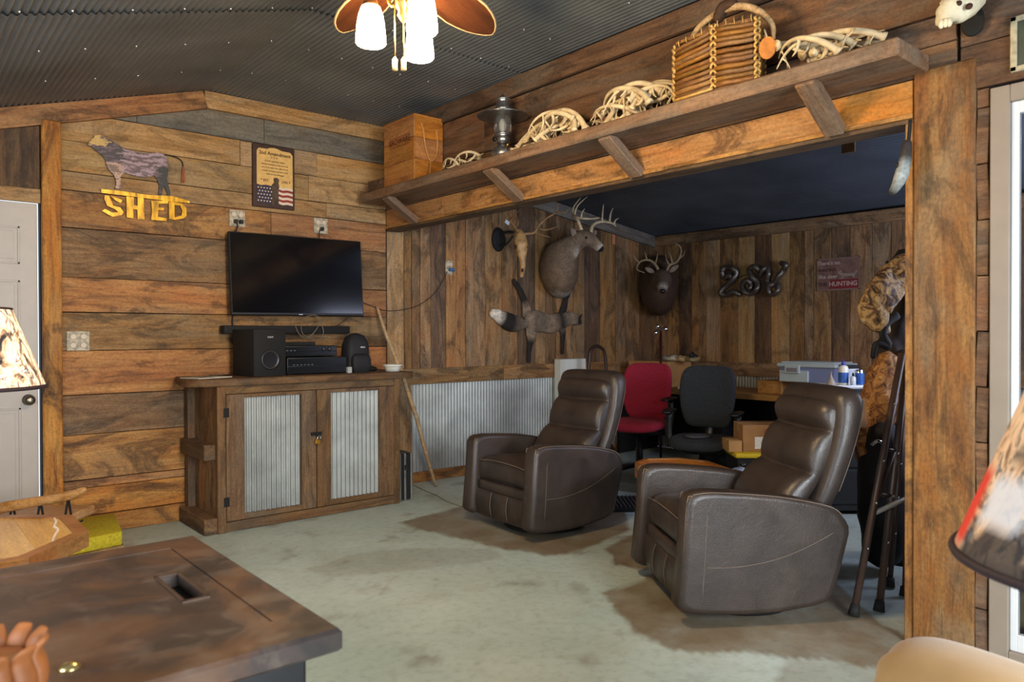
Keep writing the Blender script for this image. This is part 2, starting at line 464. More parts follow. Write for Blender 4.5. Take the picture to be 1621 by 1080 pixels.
# ---- TV wall: horizontal barn boards
wall_back = struct(obj('wall_back', B().box((.775, 5.445, 0), (3.26, 5.52, 3.06)).box((-1.6, 5.445, 2.12), (.775, 5.52, 3.0)).box((-1.6, 5.445, 0), (-.24, 5.52, 2.12)), GAP))
rows = [(.12, .30, W_TV2, (2.4,)), (.30, .354, W_TV, ()), (.354, .645, W_TV, ()), (.645, .901, W_ALC, (2.1,)), (.901, 1.186, W_TV2, ()), (1.186, 1.431, W_ALC, ()),
        (1.431, 1.654, W_TV, (2.95,)), (1.654, 1.969, W_ALC, ()), (1.969, 2.205, W_TV, (2.25, 2.62)), (2.205, 2.325, W_PALE, (2.7,)), (2.325, 2.52, W_PALE, (2.55,)),
        (2.52, 2.705, W_PALE, (2.02, 2.62)), (2.705, 2.90, W_GREY, (1.33, 2.2))]
def run_boards(parent, rows, a0, a1, face, axis, thick=.022, name='plank'):
    for z0, z1, m, cuts in rows:
        xs = [a0] + sorted(c for c in cuts if a0 + .05 < c < a1 - .05) + [a1]
        for p, q in zip(xs, xs[1:]):
            jit = random.uniform(-.0025, .002); tl = random.uniform(-.0015, .0015); g = .0022
            if axis == 'X': A_, B_ = (p + g * .6, face + thick / 2 + jit, (z0 + z1) / 2 + tl), (q - g * .6, face + thick / 2 + jit, (z0 + z1) / 2 - tl)
            else: A_, B_ = (face + thick / 2 + jit, p + g * .6, (z0 + z1) / 2 + tl), (face + thick / 2 + jit, q - g * .6, (z0 + z1) / 2 - tl)
            board(name, A_, B_, (0, 0, 1), z1 - z0 - 2 * g, thick, m, parent, .002)
random.seed(3)
run_boards(wall_back, rows, .883, XB, YT, 'X')
# boards above and left of the white door
for x0, x1, z0, z1, m in ((-.35, .15, 2.19, 2.56, W_ALC2), (.15, .46, 2.19, 2.6, W_ALC2), (.46, .775, 2.19, 2.66, W_ALC2), (-1.5, -.9, 0, 2.3, W_ALC), (-.9, -.35, 0, 2.4, W_ALC)):
    board('plank', ((x0 + x1) / 2, YT + .011, z0), ((x0 + x1) / 2, YT + .011, z1), (1, 0, 0), x1 - x0 - .004, .022, m, wall_back)
struct(board('baseboard_back', (.883, YT - .012, .06), (XB - .01, YT - .012, .06), (0, 0, 1), .118, .024, W_TV))
struct(board('trim_1', (.829, YT - .022, 0), (.829, YT - .022, 2.62), (1, 0, 0), .106, .044, W_TV, None, .006))     # post beside the door
struct(board('trim_2', (-.36, YT - .004, 2.145), (.773, YT - .004, 2.145), (0, 0, 1), .085, .03, W_PALE))            # head board over the door
sl = .296
def gz(x): return 3.004 + min(0, (x - 1.762)) * sl
struct(board('trim_3', (-1.45, YT - .018, gz(-1.45) - .064), (1.765, YT - .018, gz(1.765) - .064), (0, 0, 1), .122, .036, W_TV))
struct(board('trim_4', (1.762, YT - .017, 2.944), (XB, YT - .017, 2.948), (0, 0, 1), .120, .034, W_PALE))
# ---- white panel door, standing slightly off its frame so daylight shows
door_1 = struct(obj('door_1', B().box((-.232, YT + .0, .02), (.757, YT + .04, 2.098), None, .003), WHITEP))
for px0, px1, pz0, pz1 in ((-.06, .26, 1.72, 1.95), (.36, .665, 1.72, 1.95), (-.06, .26, 1.02, 1.62), (.36, .665, 1.02, 1.62), (-.06, .26, .2, .84), (.36, .665, .2, .84)):
    pb = B()
    for a, c in (((px0, pz0), (px1, pz0 + .012)), ((px0, pz1 - .012), (px1, pz1)), ((px0, pz0), (px0 + .012, pz1)), ((px1 - .012, pz0), (px1, pz1))):
        pb.box((a[0], YT - .006, a[1]), (c[0], YT + .001, c[1]), None, .002)
    pb.box((px0 + .03, YT - .005, pz0 + .03), (px1 - .03, YT + .001, pz1 - .03), None, .003)
    obj('door_panel', pb, WHITEP, door_1)
kn = AY(45, 633, YT)
obj('door_knob', B().lathe([(.034, 0), (.034, .006), (.014, .012), (.012, .03), (.026, .04), (.031, .052), (.026, .066), (.006, .071)], (kn.x, YT, kn.z), 20, Matrix.Rotation(pi / 2, 4, 'X')), pm('nickel', '#8f877a', .3, .95), door_1)
obj('door_latch', B().box((.757, YT - .004, .955), (.768, YT + .01, .985)), BLACK, door_1)

# ---- right wall: header over the opening, post, boards up to the ceiling
wall_right = struct(obj('wall_right', B().box((XB + .022, 1.27, 2.17), (XB + .13, 5.45, 3.04)).box((XB + .022, .985, 0), (XB + .13, 1.2, 3.04))
                        .box((XB + .022, -1.85, 2.23), (XB + .13, .985, 3.04)).box((XB + .022, -1.85, 0), (XB + .13, .06, 2.23)), GAP))
random.seed(11)
run_boards(wall_right, [(2.185, 2.325, W_HEAD, (1.62, 4.6))], 1.26, YT, XB, 'Y')
run_boards(wall_right, [(2.325, 2.44, W_B, (2.9,)), (2.44, 2.555, W_B, (3.6,)), (2.56, 2.865, W_B, (2.2, 4.1))], 1.098, YT, XB, 'Y')
run_boards(wall_right, [(2.225, 2.40, W_B, ()), (2.40, 2.62, W_B, (.2,)), (2.62, 2.87, W_B, (-.6,)), (2.87, 3.0, W_B, ())], -1.85, 1.086, XB, 'Y')
run_boards(wall_right, [(k * .215, (k + 1) * .215, W_B, ()) for k in range(10)] + [(2.15, 2.225, W_B, ())], .985, 1.03, XB, 'Y')
struct(board('trim_5', (XB - .012, 1.05, 2.93), (XB - .012, YT, 2.93), (0, 0, 1), .122, .03, W_B))
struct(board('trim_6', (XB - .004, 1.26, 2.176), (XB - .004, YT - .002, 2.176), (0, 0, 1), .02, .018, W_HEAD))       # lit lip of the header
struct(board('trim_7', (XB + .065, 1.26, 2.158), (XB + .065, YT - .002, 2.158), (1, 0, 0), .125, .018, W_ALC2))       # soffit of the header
post = struct(board('trim_8', (XB + .055, 1.143, .0), (XB + .055, 1.143, 2.35), (0, 1, 0), .226, .13, W_POST, None, .006))
struct(board('trim_9', (XB + .06, 1.275, .0), (XB + .06, 1.275, 2.15), (1, 0, 0), .12, .034, W_TV, None, .004))
# ---- glazed door at the right edge
door_2 = struct(obj('door_2', B().box((XB - .012, .914, .05), (XB + .05, .980, 2.215), None, .004).box((XB - .012, -.06, 2.15), (XB + .05, .915, 2.215), None, .004)
                    .box((XB - .012, -.06, .05), (XB + .05, .915, .085), None, .004).box((XB - .012, -.06, .05), (XB + .05, .0, 2.215), None, .004), pm('almond_casing', '#8e8174', .5, 0, .05)))
obj('sash_frame', B().box((XB + .004, .888, .085), (XB + .034, .914, 2.15), None, .003).box((XB + .004, .0, 2.105), (XB + .034, .89, 2.15), None, .003)
    .box((XB + .004, .0, .085), (XB + .034, .89, .15), None, .003).box((XB + .004, .0, .085), (XB + .034, .05, 2.15), None, .003), pm('white_vinyl', '#d9dcde', .35, 0, .03), door_2)
tg = NT('window_glass'); tg.set(Base_Color=(1, 1, 1, 1), Roughness=.02, Transmission_Weight=1.0, IOR=1.05); GLASS = tg.m
obj('glass_pane', B().box((XB + .016, .05, .15), (XB + .020, .888, 2.105)), GLASS, door_2)
porch = thing('porch_backdrop', 'dark grey backdrop block added outside behind the glazed door', 'cabinet', (3.9, .34, 0))  # dark filler added outside to darken the view through the pane
obj('body', B().box((3.7, .0, 0), (4.1, .68, 1.75), None, .01), pm('porch_grey', '#3c4148', .6), porch)
obj('top', B().box((3.68, -.02, 1.75), (4.12, .70, 1.79), None, .005), pm('porch_brown', '#6e4a2c', .6), porch)
# ---- lean-to walls
def rz_(x): return 2.887 - .136 * (x - 3.24)
wall_al = struct(obj('wall_alcove_left', B().prism([(3.26, 0), (6.9, 0), (6.9, rz_(6.9) + .08), (3.26, rz_(3.26) + .08)], 0, .06, frameM((0, 5.54, 0), (1, 0, 0), (0, 0, 1))), GAP))
xs = [3.262, 3.434, 3.511, 3.595, 3.707, 3.87, 4.089, 4.317, 4.524, 4.723, 4.946, 5.082, 5.231, 5.475, 5.644, 5.886, 6.138, 6.294, 6.531, 6.82]
random.seed(5)
for k, (p, q) in enumerate(zip(xs, xs[1:])):
    m = random.choice([W_ALC, W_ALC, W_PALE, W_TV]) if p < 4.6 else random.choice([W_ALC, W_ALC, W_ALC2])
    if k % 5 == 4: m = W_ALC2
    x = (p + q) / 2; j = random.uniform(-.004, .003)
    board('plank', (x, YC + .011 + j, .98), (x, YC + .011 + j, rz_(x) - .02), (1, 0, 0), q - p - .006, .022, m, wall_al)
board('plank', (3.385, YC + .004, .0), (3.385, YC + .004, .96), (1, 0, 0), .235, .03, W_ALC, wall_al)
for p, q, m in ((3.27, 4.52, W_ALC), (4.525, 6.82, W_ALC)): board('rail_board', (p, YC - .012, .922), (q, YC - .012, .922), (0, 0, 1), .138, .026, m, wall_al, .004)
struct(board('baseboard_alcove', (3.505, YC - .004, .045), (6.75, YC - .004, .045), (0, 0, 1), .088, .024, W_TV))
obj('corrugated_sheet', B().corr((3.505, YC + .008, .088), (1, 0, 0), (0, 0, 1), (0, -1, 0), 3.27, .77), GALV, wall_al)
struct(board('trim_10', (3.3, YC - .018, rz_(3.3) - .065), (6.79, YC - .018, rz_(6.79) - .065), (0, 0, 1), .125, .034, W_GREY))
wall_ab = struct(obj('wall_alcove_back', B().box((XD + .02, .8, 0), (XD + .08, 5.5, 2.48)), GAP))
ys = [5.465, 5.28, 5.105, 4.936, 4.748, 4.574, 4.361, 4.163, 3.987, 3.784, 3.634, 3.538, 3.365, 3.193, 2.993, 2.828, 2.67, 2.48, 2.3, 2.1, 1.9, 1.7, 1.5, 1.3, 1.1, .85]
for k, (p, q) in enumerate(zip(ys, ys[1:])):
    y = (p + q) / 2; j = random.uniform(-.004, .003); m = random.choice([W_ALC, W_ALC, W_ALC2, W_ALC])
    if k in (4, 6, 8): m = W_PALE
    board('plank', (XD + .011 + j, y, .98), (XD + .011 + j, y, 2.32), (0, 1, 0), p - q - .006, .022, m, wall_ab)
for p, q in ((5.45, 3.6), (3.595, .85)): board('rail_board', (XD - .012, p, .922), (XD - .012, q, .922), (0, 0, 1), .138, .026, W_ALC, wall_ab, .004)
obj('corrugated_sheet', B().corr((XD + .008, 5.44, .0), (0, -1, 0), (0, 0, 1), (-1, 0, 0), 4.5, .86), GALV, wall_ab)
struct(board('trim_11', (XD - .02, 5.43, 2.345), (XD - .02, .8, 2.31), (0, 0, 1), .11, .036, W_ALC))
def wall_with_hole(name, o, U, L, Hh, hole, mat):
    """plain wall of boards with a window opening; o = corner, U = along"""
    U = V(U); o = V(o); N = U.cross(V((0, 0, 1))); b = B(); u0, u1, z0, z1 = hole
    for a, c, e, f in ((0, u0, 0, Hh), (u1, L, 0, Hh), (u0, u1, 0, z0), (u0, u1, z1, Hh)):
        if c - a > .01 and f - e > .01: b.box((a, -.04, e), (c, .04, f), Matrix.Translation(o) @ Matrix(((U.x, N.x, 0, 0), (U.y, N.y, 0, 0), (0, 0, 1, 0), (0, 0, 0, 1))))
    return struct(obj(name, b, mat))
WPL = pm('plain_board_wall', '#9a6c40', .75, 0, .35, 3)
wall_with_hole('wall_front', (-1.55, -1.85, 0), (1, 0, 0), 4.85, 3.1, (1.85, 3.45, .85, 2.1), WPL)
wall_with_hole('wall_left', (-1.5, 5.45, 0), (0, -1, 0), 7.3, 3.0, (3.5, 5.0, .9, 1.95), WPL)
wall_with_hole('wall_alcove_right', (3.3, .78, 0), (1, 0, 0), 3.6, 3.0, (1.5, 2.5, 1.2, 2.1), pm('alcove_board_wall', '#6c4c30', .75, 0, .35, 3))

# ---- ceilings of corrugated steel sheets
def roof_mat(name, col, rough, metal):
    t = NT(name); tc = t.n('ShaderNodeTexCoord').outputs['Object']
    f = t.noise(tc, 2.0, 5); c = lin(col)
    t.set(Base_Color=t.ramp(f, [(.3, tuple(x * .75 for x in c[:3])), (.7, tuple(x * 1.2 for x in c[:3]))]), Metallic=metal, Roughness=rough)
    t.bump(t.noise(tc, 30, 3), .08, .003); return t.m
ROOF = roof_mat('ceiling_steel', '#737a80', .40, .5)
ROOF2 = roof_mat('leanto_steel', '#59606a', .42, .5)
ceiling = struct(obj('ceiling', B().prism([(-1.6, gz(-1.6) + .03), (1.762, 3.04), (3.4, 3.04), (3.4, 3.12), (1.75, 3.12), (-1.6, gz(-1.6) + .11)], -1.9, 5.5, Matrix(((1, 0, 0, 0), (0, 0, 1, 0), (0, 1, 0, 0), (0, 0, 0, 1)))), pm('roof_deck', '#2b2622', .9, 0, .1)))
us = V((1, 0, sl)).normalized()
L = 3.262 / us.x
for (y0, y1, dz) in ((-1.84, 1.30, .0), (1.26, 3.76, -.006), (3.70, 5.415, -.014)):
    k = 5; w = L / k
    for i in range(k):
        obj('roof_sheet', B().corr(V((-1.5, y0, gz(-1.5) + .016 + dz)) + us * (w * i), us, (0, 1, 0), (-us.z, 0, us.x), w + .02, y1 - y0), ROOF, ceiling)
    for i in range(2):
        obj('roof_sheet', B().corr((1.755 + .742 * i, y0, 3.02 + dz), (1, 0, 0), (0, 1, 0), (0, 0, 1), .76, y1 - y0), ROOF, ceiling)
sc = B(); random.seed(2)
for y in (.7, 1.35, 1.95, 2.55, 3.15, 3.64, 4.2, 4.8):
    x = -1.4 + random.random() * .1
    while x < 3.15:
        z = gz(x) - .006 - (.006 if y > 1.28 else 0) - (.006 if y > 3.7 else 0) + (.008 if x < 1.76 else .006)
        sc.sphere((x, y + random.uniform(-.01, .01), z), (.006, .006, .005), 6, 4); x += random.uniform(.19, .25)
o = obj('screw', sc, pm('bright_screw', '#e8e8e8', .25, .8, 0, emit=0), ceiling); o['kind'] = 'stuff'
ceil2 = struct(obj('ceiling_alcove', B().prism([(3.25, rz_(3.25) + .04), (6.9, rz_(6.9) + .04), (6.9, rz_(6.9) + .1), (3.25, rz_(3.25) + .1)], .75, 5.52, Matrix(((1, 0, 0, 0), (0, 0, 1, 0), (0, 1, 0, 0), (0, 0, 0, 1)))), pm('roof_deck', '#2b2622')))
ud = V((1, 0, -.136)).normalized()
for i in range(4): obj('roof_sheet', B().corr(V((3.27, .80, rz_(3.27) + .008)) + ud * (.89 * i), ud, (0, 1, 0), (.136, 0, 1), .90, 4.63, .0494, .009), ROOF2, ceil2)
b = B()
for i in range(9): b.sphere((4.9 + .02 * i, 1.4 + .45 * i, rz_(4.9) - .004), .005, 6, 4)
# ================================================================ RECLINERS
def leather(name, col, col2):
    t = NT(name); tc = t.n('ShaderNodeTexCoord').outputs['Object']
    f = t.noise(tc, 5, 6, .6, .5)
    t.set(Base_Color=t.ramp(f, [(.3, lin(col)), (.7, lin(col2))]), Roughness=t.ramp(t.noise(tc, 9, 4), [(.3, (.30,) * 3), (.7, (.46,) * 3)]), Specular_IOR_Level=.55)
    h = t.math('ADD', t.noise(tc, 160, 3), t.math('MULTIPLY', t.noise(tc, 9, 5, .6, 1.0), 1.6))
    t.bump(h, .28, .004); return t.m
LEATHER = leather('brown_leather', '#2b2421', '#423731')
STITCH = pm('tan_stitching', '#7c6c5e', .7, 0, .1)
class ST:
    def __init__(s): s.l = []
    def tube(s, *a, **k): s.l.append(B().tube(*a, **k)); return s
def stitches(st, t):
    for b in st.l: local('stitching', b, STITCH, t)
def recliner(label, loc, rz):
    t = thing('recliner', label, 'recliner', loc, rz, None)
    sil = [(-.012, .105), (.0, .085), (.03, .068), (.12, .055), (.3, .048), (.46, .052), (.615, .072), (.68, .09), (.709, .118), (.75, .25), (.787, .395),
           (.785, .425), (.770, .455), (.74, .49), (.70, .518), (.58, .548), (.44, .572), (.28, .588), (.14, .597), (.08, .594), (.045, .580), (.028, .553), (.012, .33)]
    for sx in (1, -1):
        b = B(); cx = sx * .3325
        cy = sum(p[0] for p in sil) / len(sil); cz = .33
        def ring(u, k, dz=0): return [V((u, (cy + (p[0] - cy) * k) - .39, cz + (p[1] - cz) * k)) for p in sil]
        # rounded slab: outline shrinks towards both faces
        rs = [ring(cx + o, k) for o, k in ((-.0575, .90), (-.055, .955), (-.045, .985), (-.025, .999), (0, 1.0), (.025, .999), (.045, .985), (.055, .955), (.0575, .90))]
        b.rings(rs, True, True)
        arm = local('arm_panel', b, LEATHER, t)
        st = ST(); xo = sx * .3915
        def S(pts, r=.0012): st.tube([(xo - sx * off, s - .39, z) for s, z, off in pts], r, 5, 3, ex=2)
        S([(.128, .575, .005), (.118, .42, .0005), (.108, .25, .0005), (.098, .085, .004)])
        S([(.118, .268, .0005), (.23, .265, .0), (.34, .275, .0), (.45, .297, .0), (.56, .335, .0), (.67, .385, .001), (.762, .435, .006)])
        st.tube([(cx + sx * .047, s - .39, z) for s, z in ((.06, .583), (.14, .591), (.28, .582), (.44, .566), (.58, .542), (.70, .512), (.75, .475))], .002, 5, 3)
        for o in (-.045, .045): st.tube([(cx + o, s - .39, z) for s, z in ((.052, .578), (.036, .552), (.020, .33), (.0, .12))], .0018, 5, 3)
        st.tube([(cx - .05, .255 - .39, .580), (cx, .255 - .39, .5895), (cx + .05, .255 - .39, .580)], .0018, 5, 3)
        stitches(st, arm)
    # seat with a crowned cushion and its front
    b = B(); n = 8
    rows_ = []
    for s, z, in ((.075, .30), (.058, .33), (.052, .38), (.06, .425), (.085, .45), (.13, .462), (.22, .462), (.34, .45), (.48, .43), (.60, .41)):
        r = []
        for i in range(n + 1):
            u = -1 + 2 * i / n; cr_ = .022 * (1 - u * u) if s > .07 else .006 * (1 - u * u)
            e = .012 * (abs(u) ** 6); r.append(V((u * .270, s - .39 + (e if s < .1 else 0) - (0 if s > .1 else .010 * (1 - u * u)), z + cr_ - e)))
        rows_.append(r)
    b.rings(rows_, False, True, False)
    b.box((-.27, .08 - .39, .24), (.27, .62 - .39, .38))
    seat = local('seat_cushion', b, LEATHER, t)
    st = ST(); st.tube([(u * .26, .052 - .39 - .010 * (1 - u * u), .437 + .018 * (1 - u * u)) for u in (-1, -.5, 0, .5, 1)], .002, 5, 3)
    stitches(st, seat)
    # lower front: seat rail above the footrest panel
    b = B().sweep([(-.268, .072 - .39, .272), (0, .062 - .39, .272), (.268, .072 - .39, .272)], .022, .034, n=12, sub=4, ex=3)
    local('front_rail', b, LEATHER, t)
    b = B(); rr = []
    for z, y in ((.245, .062), (.235, .048), (.20, .040), (.14, .036), (.09, .042), (.066, .06)):
        rr.append([V((u * .27, y - .39 - .008 * (1 - u ** 4) + (.006 if abs(abs(u) - .33) < .02 else 0), z)) for u in (-1, -.9, -.6, -.36, -.33, -.30, 0, .30, .33, .36, .6, .9, 1)])
    b.rings(rr, False, True, False); b.box((-.268, .07 - .39, .066), (.268, .3 - .39, .245))
    foot = local('footrest_panel', b, LEATHER, t)
    st = ST()
    for u in (-.09, .09): st.tube([(u, y - .39 - .012, z) for z, y in ((.24, .054), (.20, .041), (.14, .037), (.08, .05))], .0016, 5, 2)
    stitches(st, foot)
    # back: three tufted rolls
    path = [(.50, .40), (.545, .47), (.60, .545), (.655, .625), (.70, .71), (.735, .79), (.765, .86), (.787, .92), (.805, .958)]
    prof = [(.0, .06), (.10, .085), (.22, .092), (.31, .082), (.36, .055), (.38, .036), (.40, .055), (.45, .082), (.53, .092), (.62, .083), (.665, .056), (.685, .036), (.705, .058),
            (.75, .092), (.82, .106), (.90, .098), (.955, .07), (.99, .035)]
    def pa(t_):
        f = t_ * (len(path) - 1); i = min(int(f), len(path) - 2); k = f - i
        return path[i][0] * (1 - k) + path[i + 1][0] * k, path[i][1] * (1 - k) + path[i + 1][1] * k
    rs = []
    for t_, th in prof:
        s, z = pa(t_); s2, z2 = pa(min(1, t_ + .02)); s1, z1 = pa(max(0, t_ - .02))
        T = V((0, s2 - s1, z2 - z1)).normalized(); N = V((0, -T.z, T.y))
        w = .276 - .012 * t_ - (.025 if t_ > .94 else 0) - (.03 if t_ > .98 else 0) - max(0, .07 - th) * .12
        ring = []; K = 28
        for k in range(K):
            a = 2 * pi * k / K; ca, sa = cos(a), sin(a)
            x = math.copysign(abs(ca) ** .42, ca) * w; q = math.copysign(abs(sa) ** .62, sa)
            d = q * th if q > 0 else q * .05
            if q > 0: d = max(d, q * .045) if abs(x) > w * .97 else d
            sag = .012 * (1 - (x / w) ** 2) if .3 < t_ < .9 else 0
            ring.append(V((x, s - .39 + .030, z - sag)) + N * d)
        rs.append(ring)
    cush = local('back_cushion', B().rings(rs, True, True), LEATHER, t)
    subsurf(cush, 1)
    # outer shell of the back, wrapping round the cushion
    b = B(); sh = [(.66, .36, .045), (.70, .45, .06), (.745, .56, .066), (.785, .68, .068), (.82, .79, .070), (.845, .90, .078), (.852, .975, .085), (.856, 1.012, .072), (.858, 1.034, .04)]
    rs = []
    for i, (s, z, th) in enumerate(sh):
        w = (.26, .285, .303, .31, .312, .31, .302, .28, .235)[i]; K = 28; ring = []
        for k in range(K):
            a = 2 * pi * k / K; ca, sa = cos(a), sin(a)
            ring.append(V((math.copysign(abs(ca) ** .5, ca) * w, s - .39 + math.copysign(abs(sa) ** .6, sa) * th, z)))
        rs.append(ring)
    shell = local('back_shell', B().rings(rs, True, True), LEATHER, t); subsurf(shell, 1)
    st = ST()
    for sx in (-1, 1):
        st.tube([(sx * w, s - .39 + dy, z) for w, s, z, dy in ((.282, .745, .56, .045), (.289, .785, .68, .047), (.289, .82, .79, .048), (.283, .845, .90, .055), (.27, .86, .975, .052))], .002, 5, 3)
        st.tube([(sx * (.262 - .012 * q), pa(q)[0] - .39 + .04, pa(q)[1] + .01) for q in (.25, .4, .55, .7, .85, .93)], .0022, 5, 3)
    stitches(st, shell)
    local('swivel_base', B().lathe([(.27, 0), (.275, .012), (.27, .022), (.10, .024), (.06, .065)], (0, 0.02, 0), 28), BLACKM, t)
    local('seat_box', B().box((-.27, .08 - .39, .062), (.27, .60 - .39, .3)), BLACKM, t)
    return t
def place_rec(label, P, ang):
    d = V((cos(radians(ang)), sin(radians(ang)), 0)); n = V((-d.y, d.x, 0))
    c = V((P[0], P[1], 0)) + d * .39 + n * .39
    return recliner(label, c, radians(ang - 90))
r1 = place_rec('dark brown leather recliner farther from the camera, in front of the corrugated wainscot', (3.0, 3.34), -4)
r2 = place_rec('dark brown leather recliner nearer the camera, in front of the corner post', (2.63, 1.97), -34)

# ================================================================ BAR CABINET under the television
cb = thing('bar_cabinet', 'rustic barn wood cabinet with corrugated steel doors under the television', 'cabinet', (2.33, 5.14, 0))
F = 4.87
top_poly = [(1.56, 5.405), (1.47, 4.97), (1.50, 4.90), (1.60, 4.842), (3.04, 4.842), (3.165, 4.90), (3.165, 5.405)]
bevel(obj('worktop', B().prism(top_poly, .952, .998), W_CAB, cb), .004)
obj('body', B().box((1.70, 4.90, .02), (2.99, 5.40, .95)), pm('cabinet_inside', '#3a2817', .9, 0, .1), cb)
board('corner_post', (1.682, F + .01, 0), (1.682, F + .01, .952), (1, 0, 0), .055, .045, W_CAB, cb, .003)
board('corner_post', (2.997, F + .01, 0), (2.997, F + .01, .952), (1, 0, 0), .05, .04, W_CAB, cb, .003)
board('top_rail', (1.71, F + .012, .925), (2.973, F + .012, .925), (0, 0, 1), .052, .03, W_CAB, cb)
board('bottom_rail', (1.71, F + .012, .035), (2.973, F + .012, .035), (0, 0, 1), .062, .03, W_CAB, cb)
for k, (x0, x1, cx0, cx1) in enumerate(((1.713, 2.338, 1.832, 2.230), (2.344, 2.970, 2.452, 2.842))):
    dr = obj('door', B().box((x0 + .01, F + .02, .075), (x1 - .01, F + .034, .895)), W_CAB, cb)
    z0, z1, c0, c1 = .072, .896, .108, .872
    board('stile', ((x0 + cx0) / 2, F + .004, z0), ((x0 + cx0) / 2, F + .004, z1), (1, 0, 0), cx0 - x0, .028, W_CAB, dr)
    board('stile', ((x1 + cx1) / 2, F + .004, z0), ((x1 + cx1) / 2, F + .004, z1), (1, 0, 0), x1 - cx1, .028, W_CAB, dr)
    board('door_rail', (cx0, F + .004, (z0 + c0) / 2), (cx1, F + .004, (z0 + c0) / 2), (0, 0, 1), c0 - z0, .027, W_CAB, dr)
    board('door_rail', (cx0, F + .004, (z1 + c1) / 2), (cx1, F + .004, (z1 + c1) / 2), (0, 0, 1), z1 - c1, .027, W_CAB, dr)
    obj('corrugated_panel', B().corr((cx0 + .001, F + .010, c0), (1, 0, 0), (0, 0, 1), (0, -1, 0), cx1 - cx0 - .002, c1 - c0, .034, .0065, 8), GALV, dr)
for z in (.20, .78): obj('hinge', B().box((1.694, F - .016, z - .03), (1.73, F - .010, z + .03), None, .002), BLACKM, cb)
obj('hasp', B().box((2.295, F - .02, .578), (2.375, F - .008, .602), None, .002).tube([(2.33, F - .012, .59), (2.33, F - .035, .59)], .006, 8), BLACKM, cb)
pk = thing('padlock', 'small brass padlock hanging open from the cabinet hasp', 'padlock', (2.335, F - .03, .54))
pk_m = Matrix.Translation((2.338, F - .03, .535)) @ Matrix.Rotation(radians(20), 4, 'Y')
obj('body', B().cbox((0, 0, 0), (.036, .016, .034), None, .004), pm('bright_brass', '#c8963c', .3, .8), pk, True, pk_m)
obj('shackle', B().tube([(-.011, 0, .015), (-.011, 0, .035), (0, 0, .047), (.011, 0, .035), (.011, 0, .027)], .0028, 8, 3), CHROME, pk, True, pk_m)
# left end of the cabinet: panel, mid block, plinth block
board('end_panel', (1.672, 5.14, .03), (1.672, 5.14, .95), (0, 1, 0), .46, .02, W_ALC, cb)
board('end_batten', (1.640, 5.36, .0), (1.640, 5.36, .95), (0, 1, 0), .07, .05, W_CAB, cb)
board('end_block', (1.622, 4.90, .525), (1.622, 5.38, .525), (0, 0, 1), .10, .075, W_CAB, cb, .004)
board('plinth_block', (1.618, 4.868, .052), (1.618, 5.38, .052), (0, 0, 1), .104, .09, W_CAB, cb, .005)

# ---- television and audio
tv = thing('television', 'large black flat television hanging on the barn wood wall', 'television', (2.42, 5.33, 1.73))
tvm = frameM((2.428, 5.315, 1.728), AY(572, 440, 5.3) - AY(369, 431, 5.3), (0.0, .06, 1))
tl = NT('tv_screen'); tl.set(Base_Color=(.004, .004, .005, 1), Roughness=.12, Specular_IOR_Level=.5); SCREEN = tl.m
obj('cabinet_shell', B().cbox((0, 0, -.012), (1.055, .60, .035), None, .006), BLACK, tv, True, tvm)
obj('screen', B().cbox((0, .006, .0065), (1.035, .572, .004), None, .001), SCREEN, tv, True, tvm)
obj('wall_bracket', B().box((2.2, 5.335, 1.6), (2.65, 5.415, 1.86)), BLACKM, tv)
obj('indicator', B().cbox((-.01, -.292, .009), (.03, .006, .004)), CHROME, tv, True, tvm)
sb = tag(bevel(obj('soundbar', B().box((1.855, 5.30, 1.292), (2.84, 5.385, 1.352)), BLACKM), .008, 2), 'long thin black soundbar under the television', 'soundbar')
sbk = obj('bracket', B().box((1.97, 5.38, 1.31), (2.0, 5.42, 1.34)), BLACKM, sb)
obj('bracket', B().box((2.7, 5.38, 1.31), (2.73, 5.42, 1.34)), BLACKM, sb)
sw = thing('subwoofer', 'tall black subwoofer box with a round port on the cabinet', 'speaker', (2.03, 5.1, .998))
swm = Matrix.Translation((2.035, 5.11, .998)) @ Matrix.Rotation(radians(4), 4, 'Z')
bevel(obj('body', B().box((-.11, -.14, 0), (.125, .19, .325)), BLACKM, sw, True, swm), .006)
obj('port', B().lathe([(.066, 0), (.070, .004), (.060, .006), (.045, -.004), (.036, -.03), (.03, -.035)], (.01, -.14, .115), 28, Matrix.Rotation(pi / 2, 4, 'X')), pm('port_grey', '#2c2829', .3), sw, True, swm)
tm = link('logo', text_mesh('SONY', .016, pm('silver_print', '#a8a8a8', .4), .0006, .0004), sw, swm @ Matrix.Translation((.01, -.142, .27)) @ Matrix.Rotation(pi / 2, 4, 'X'))
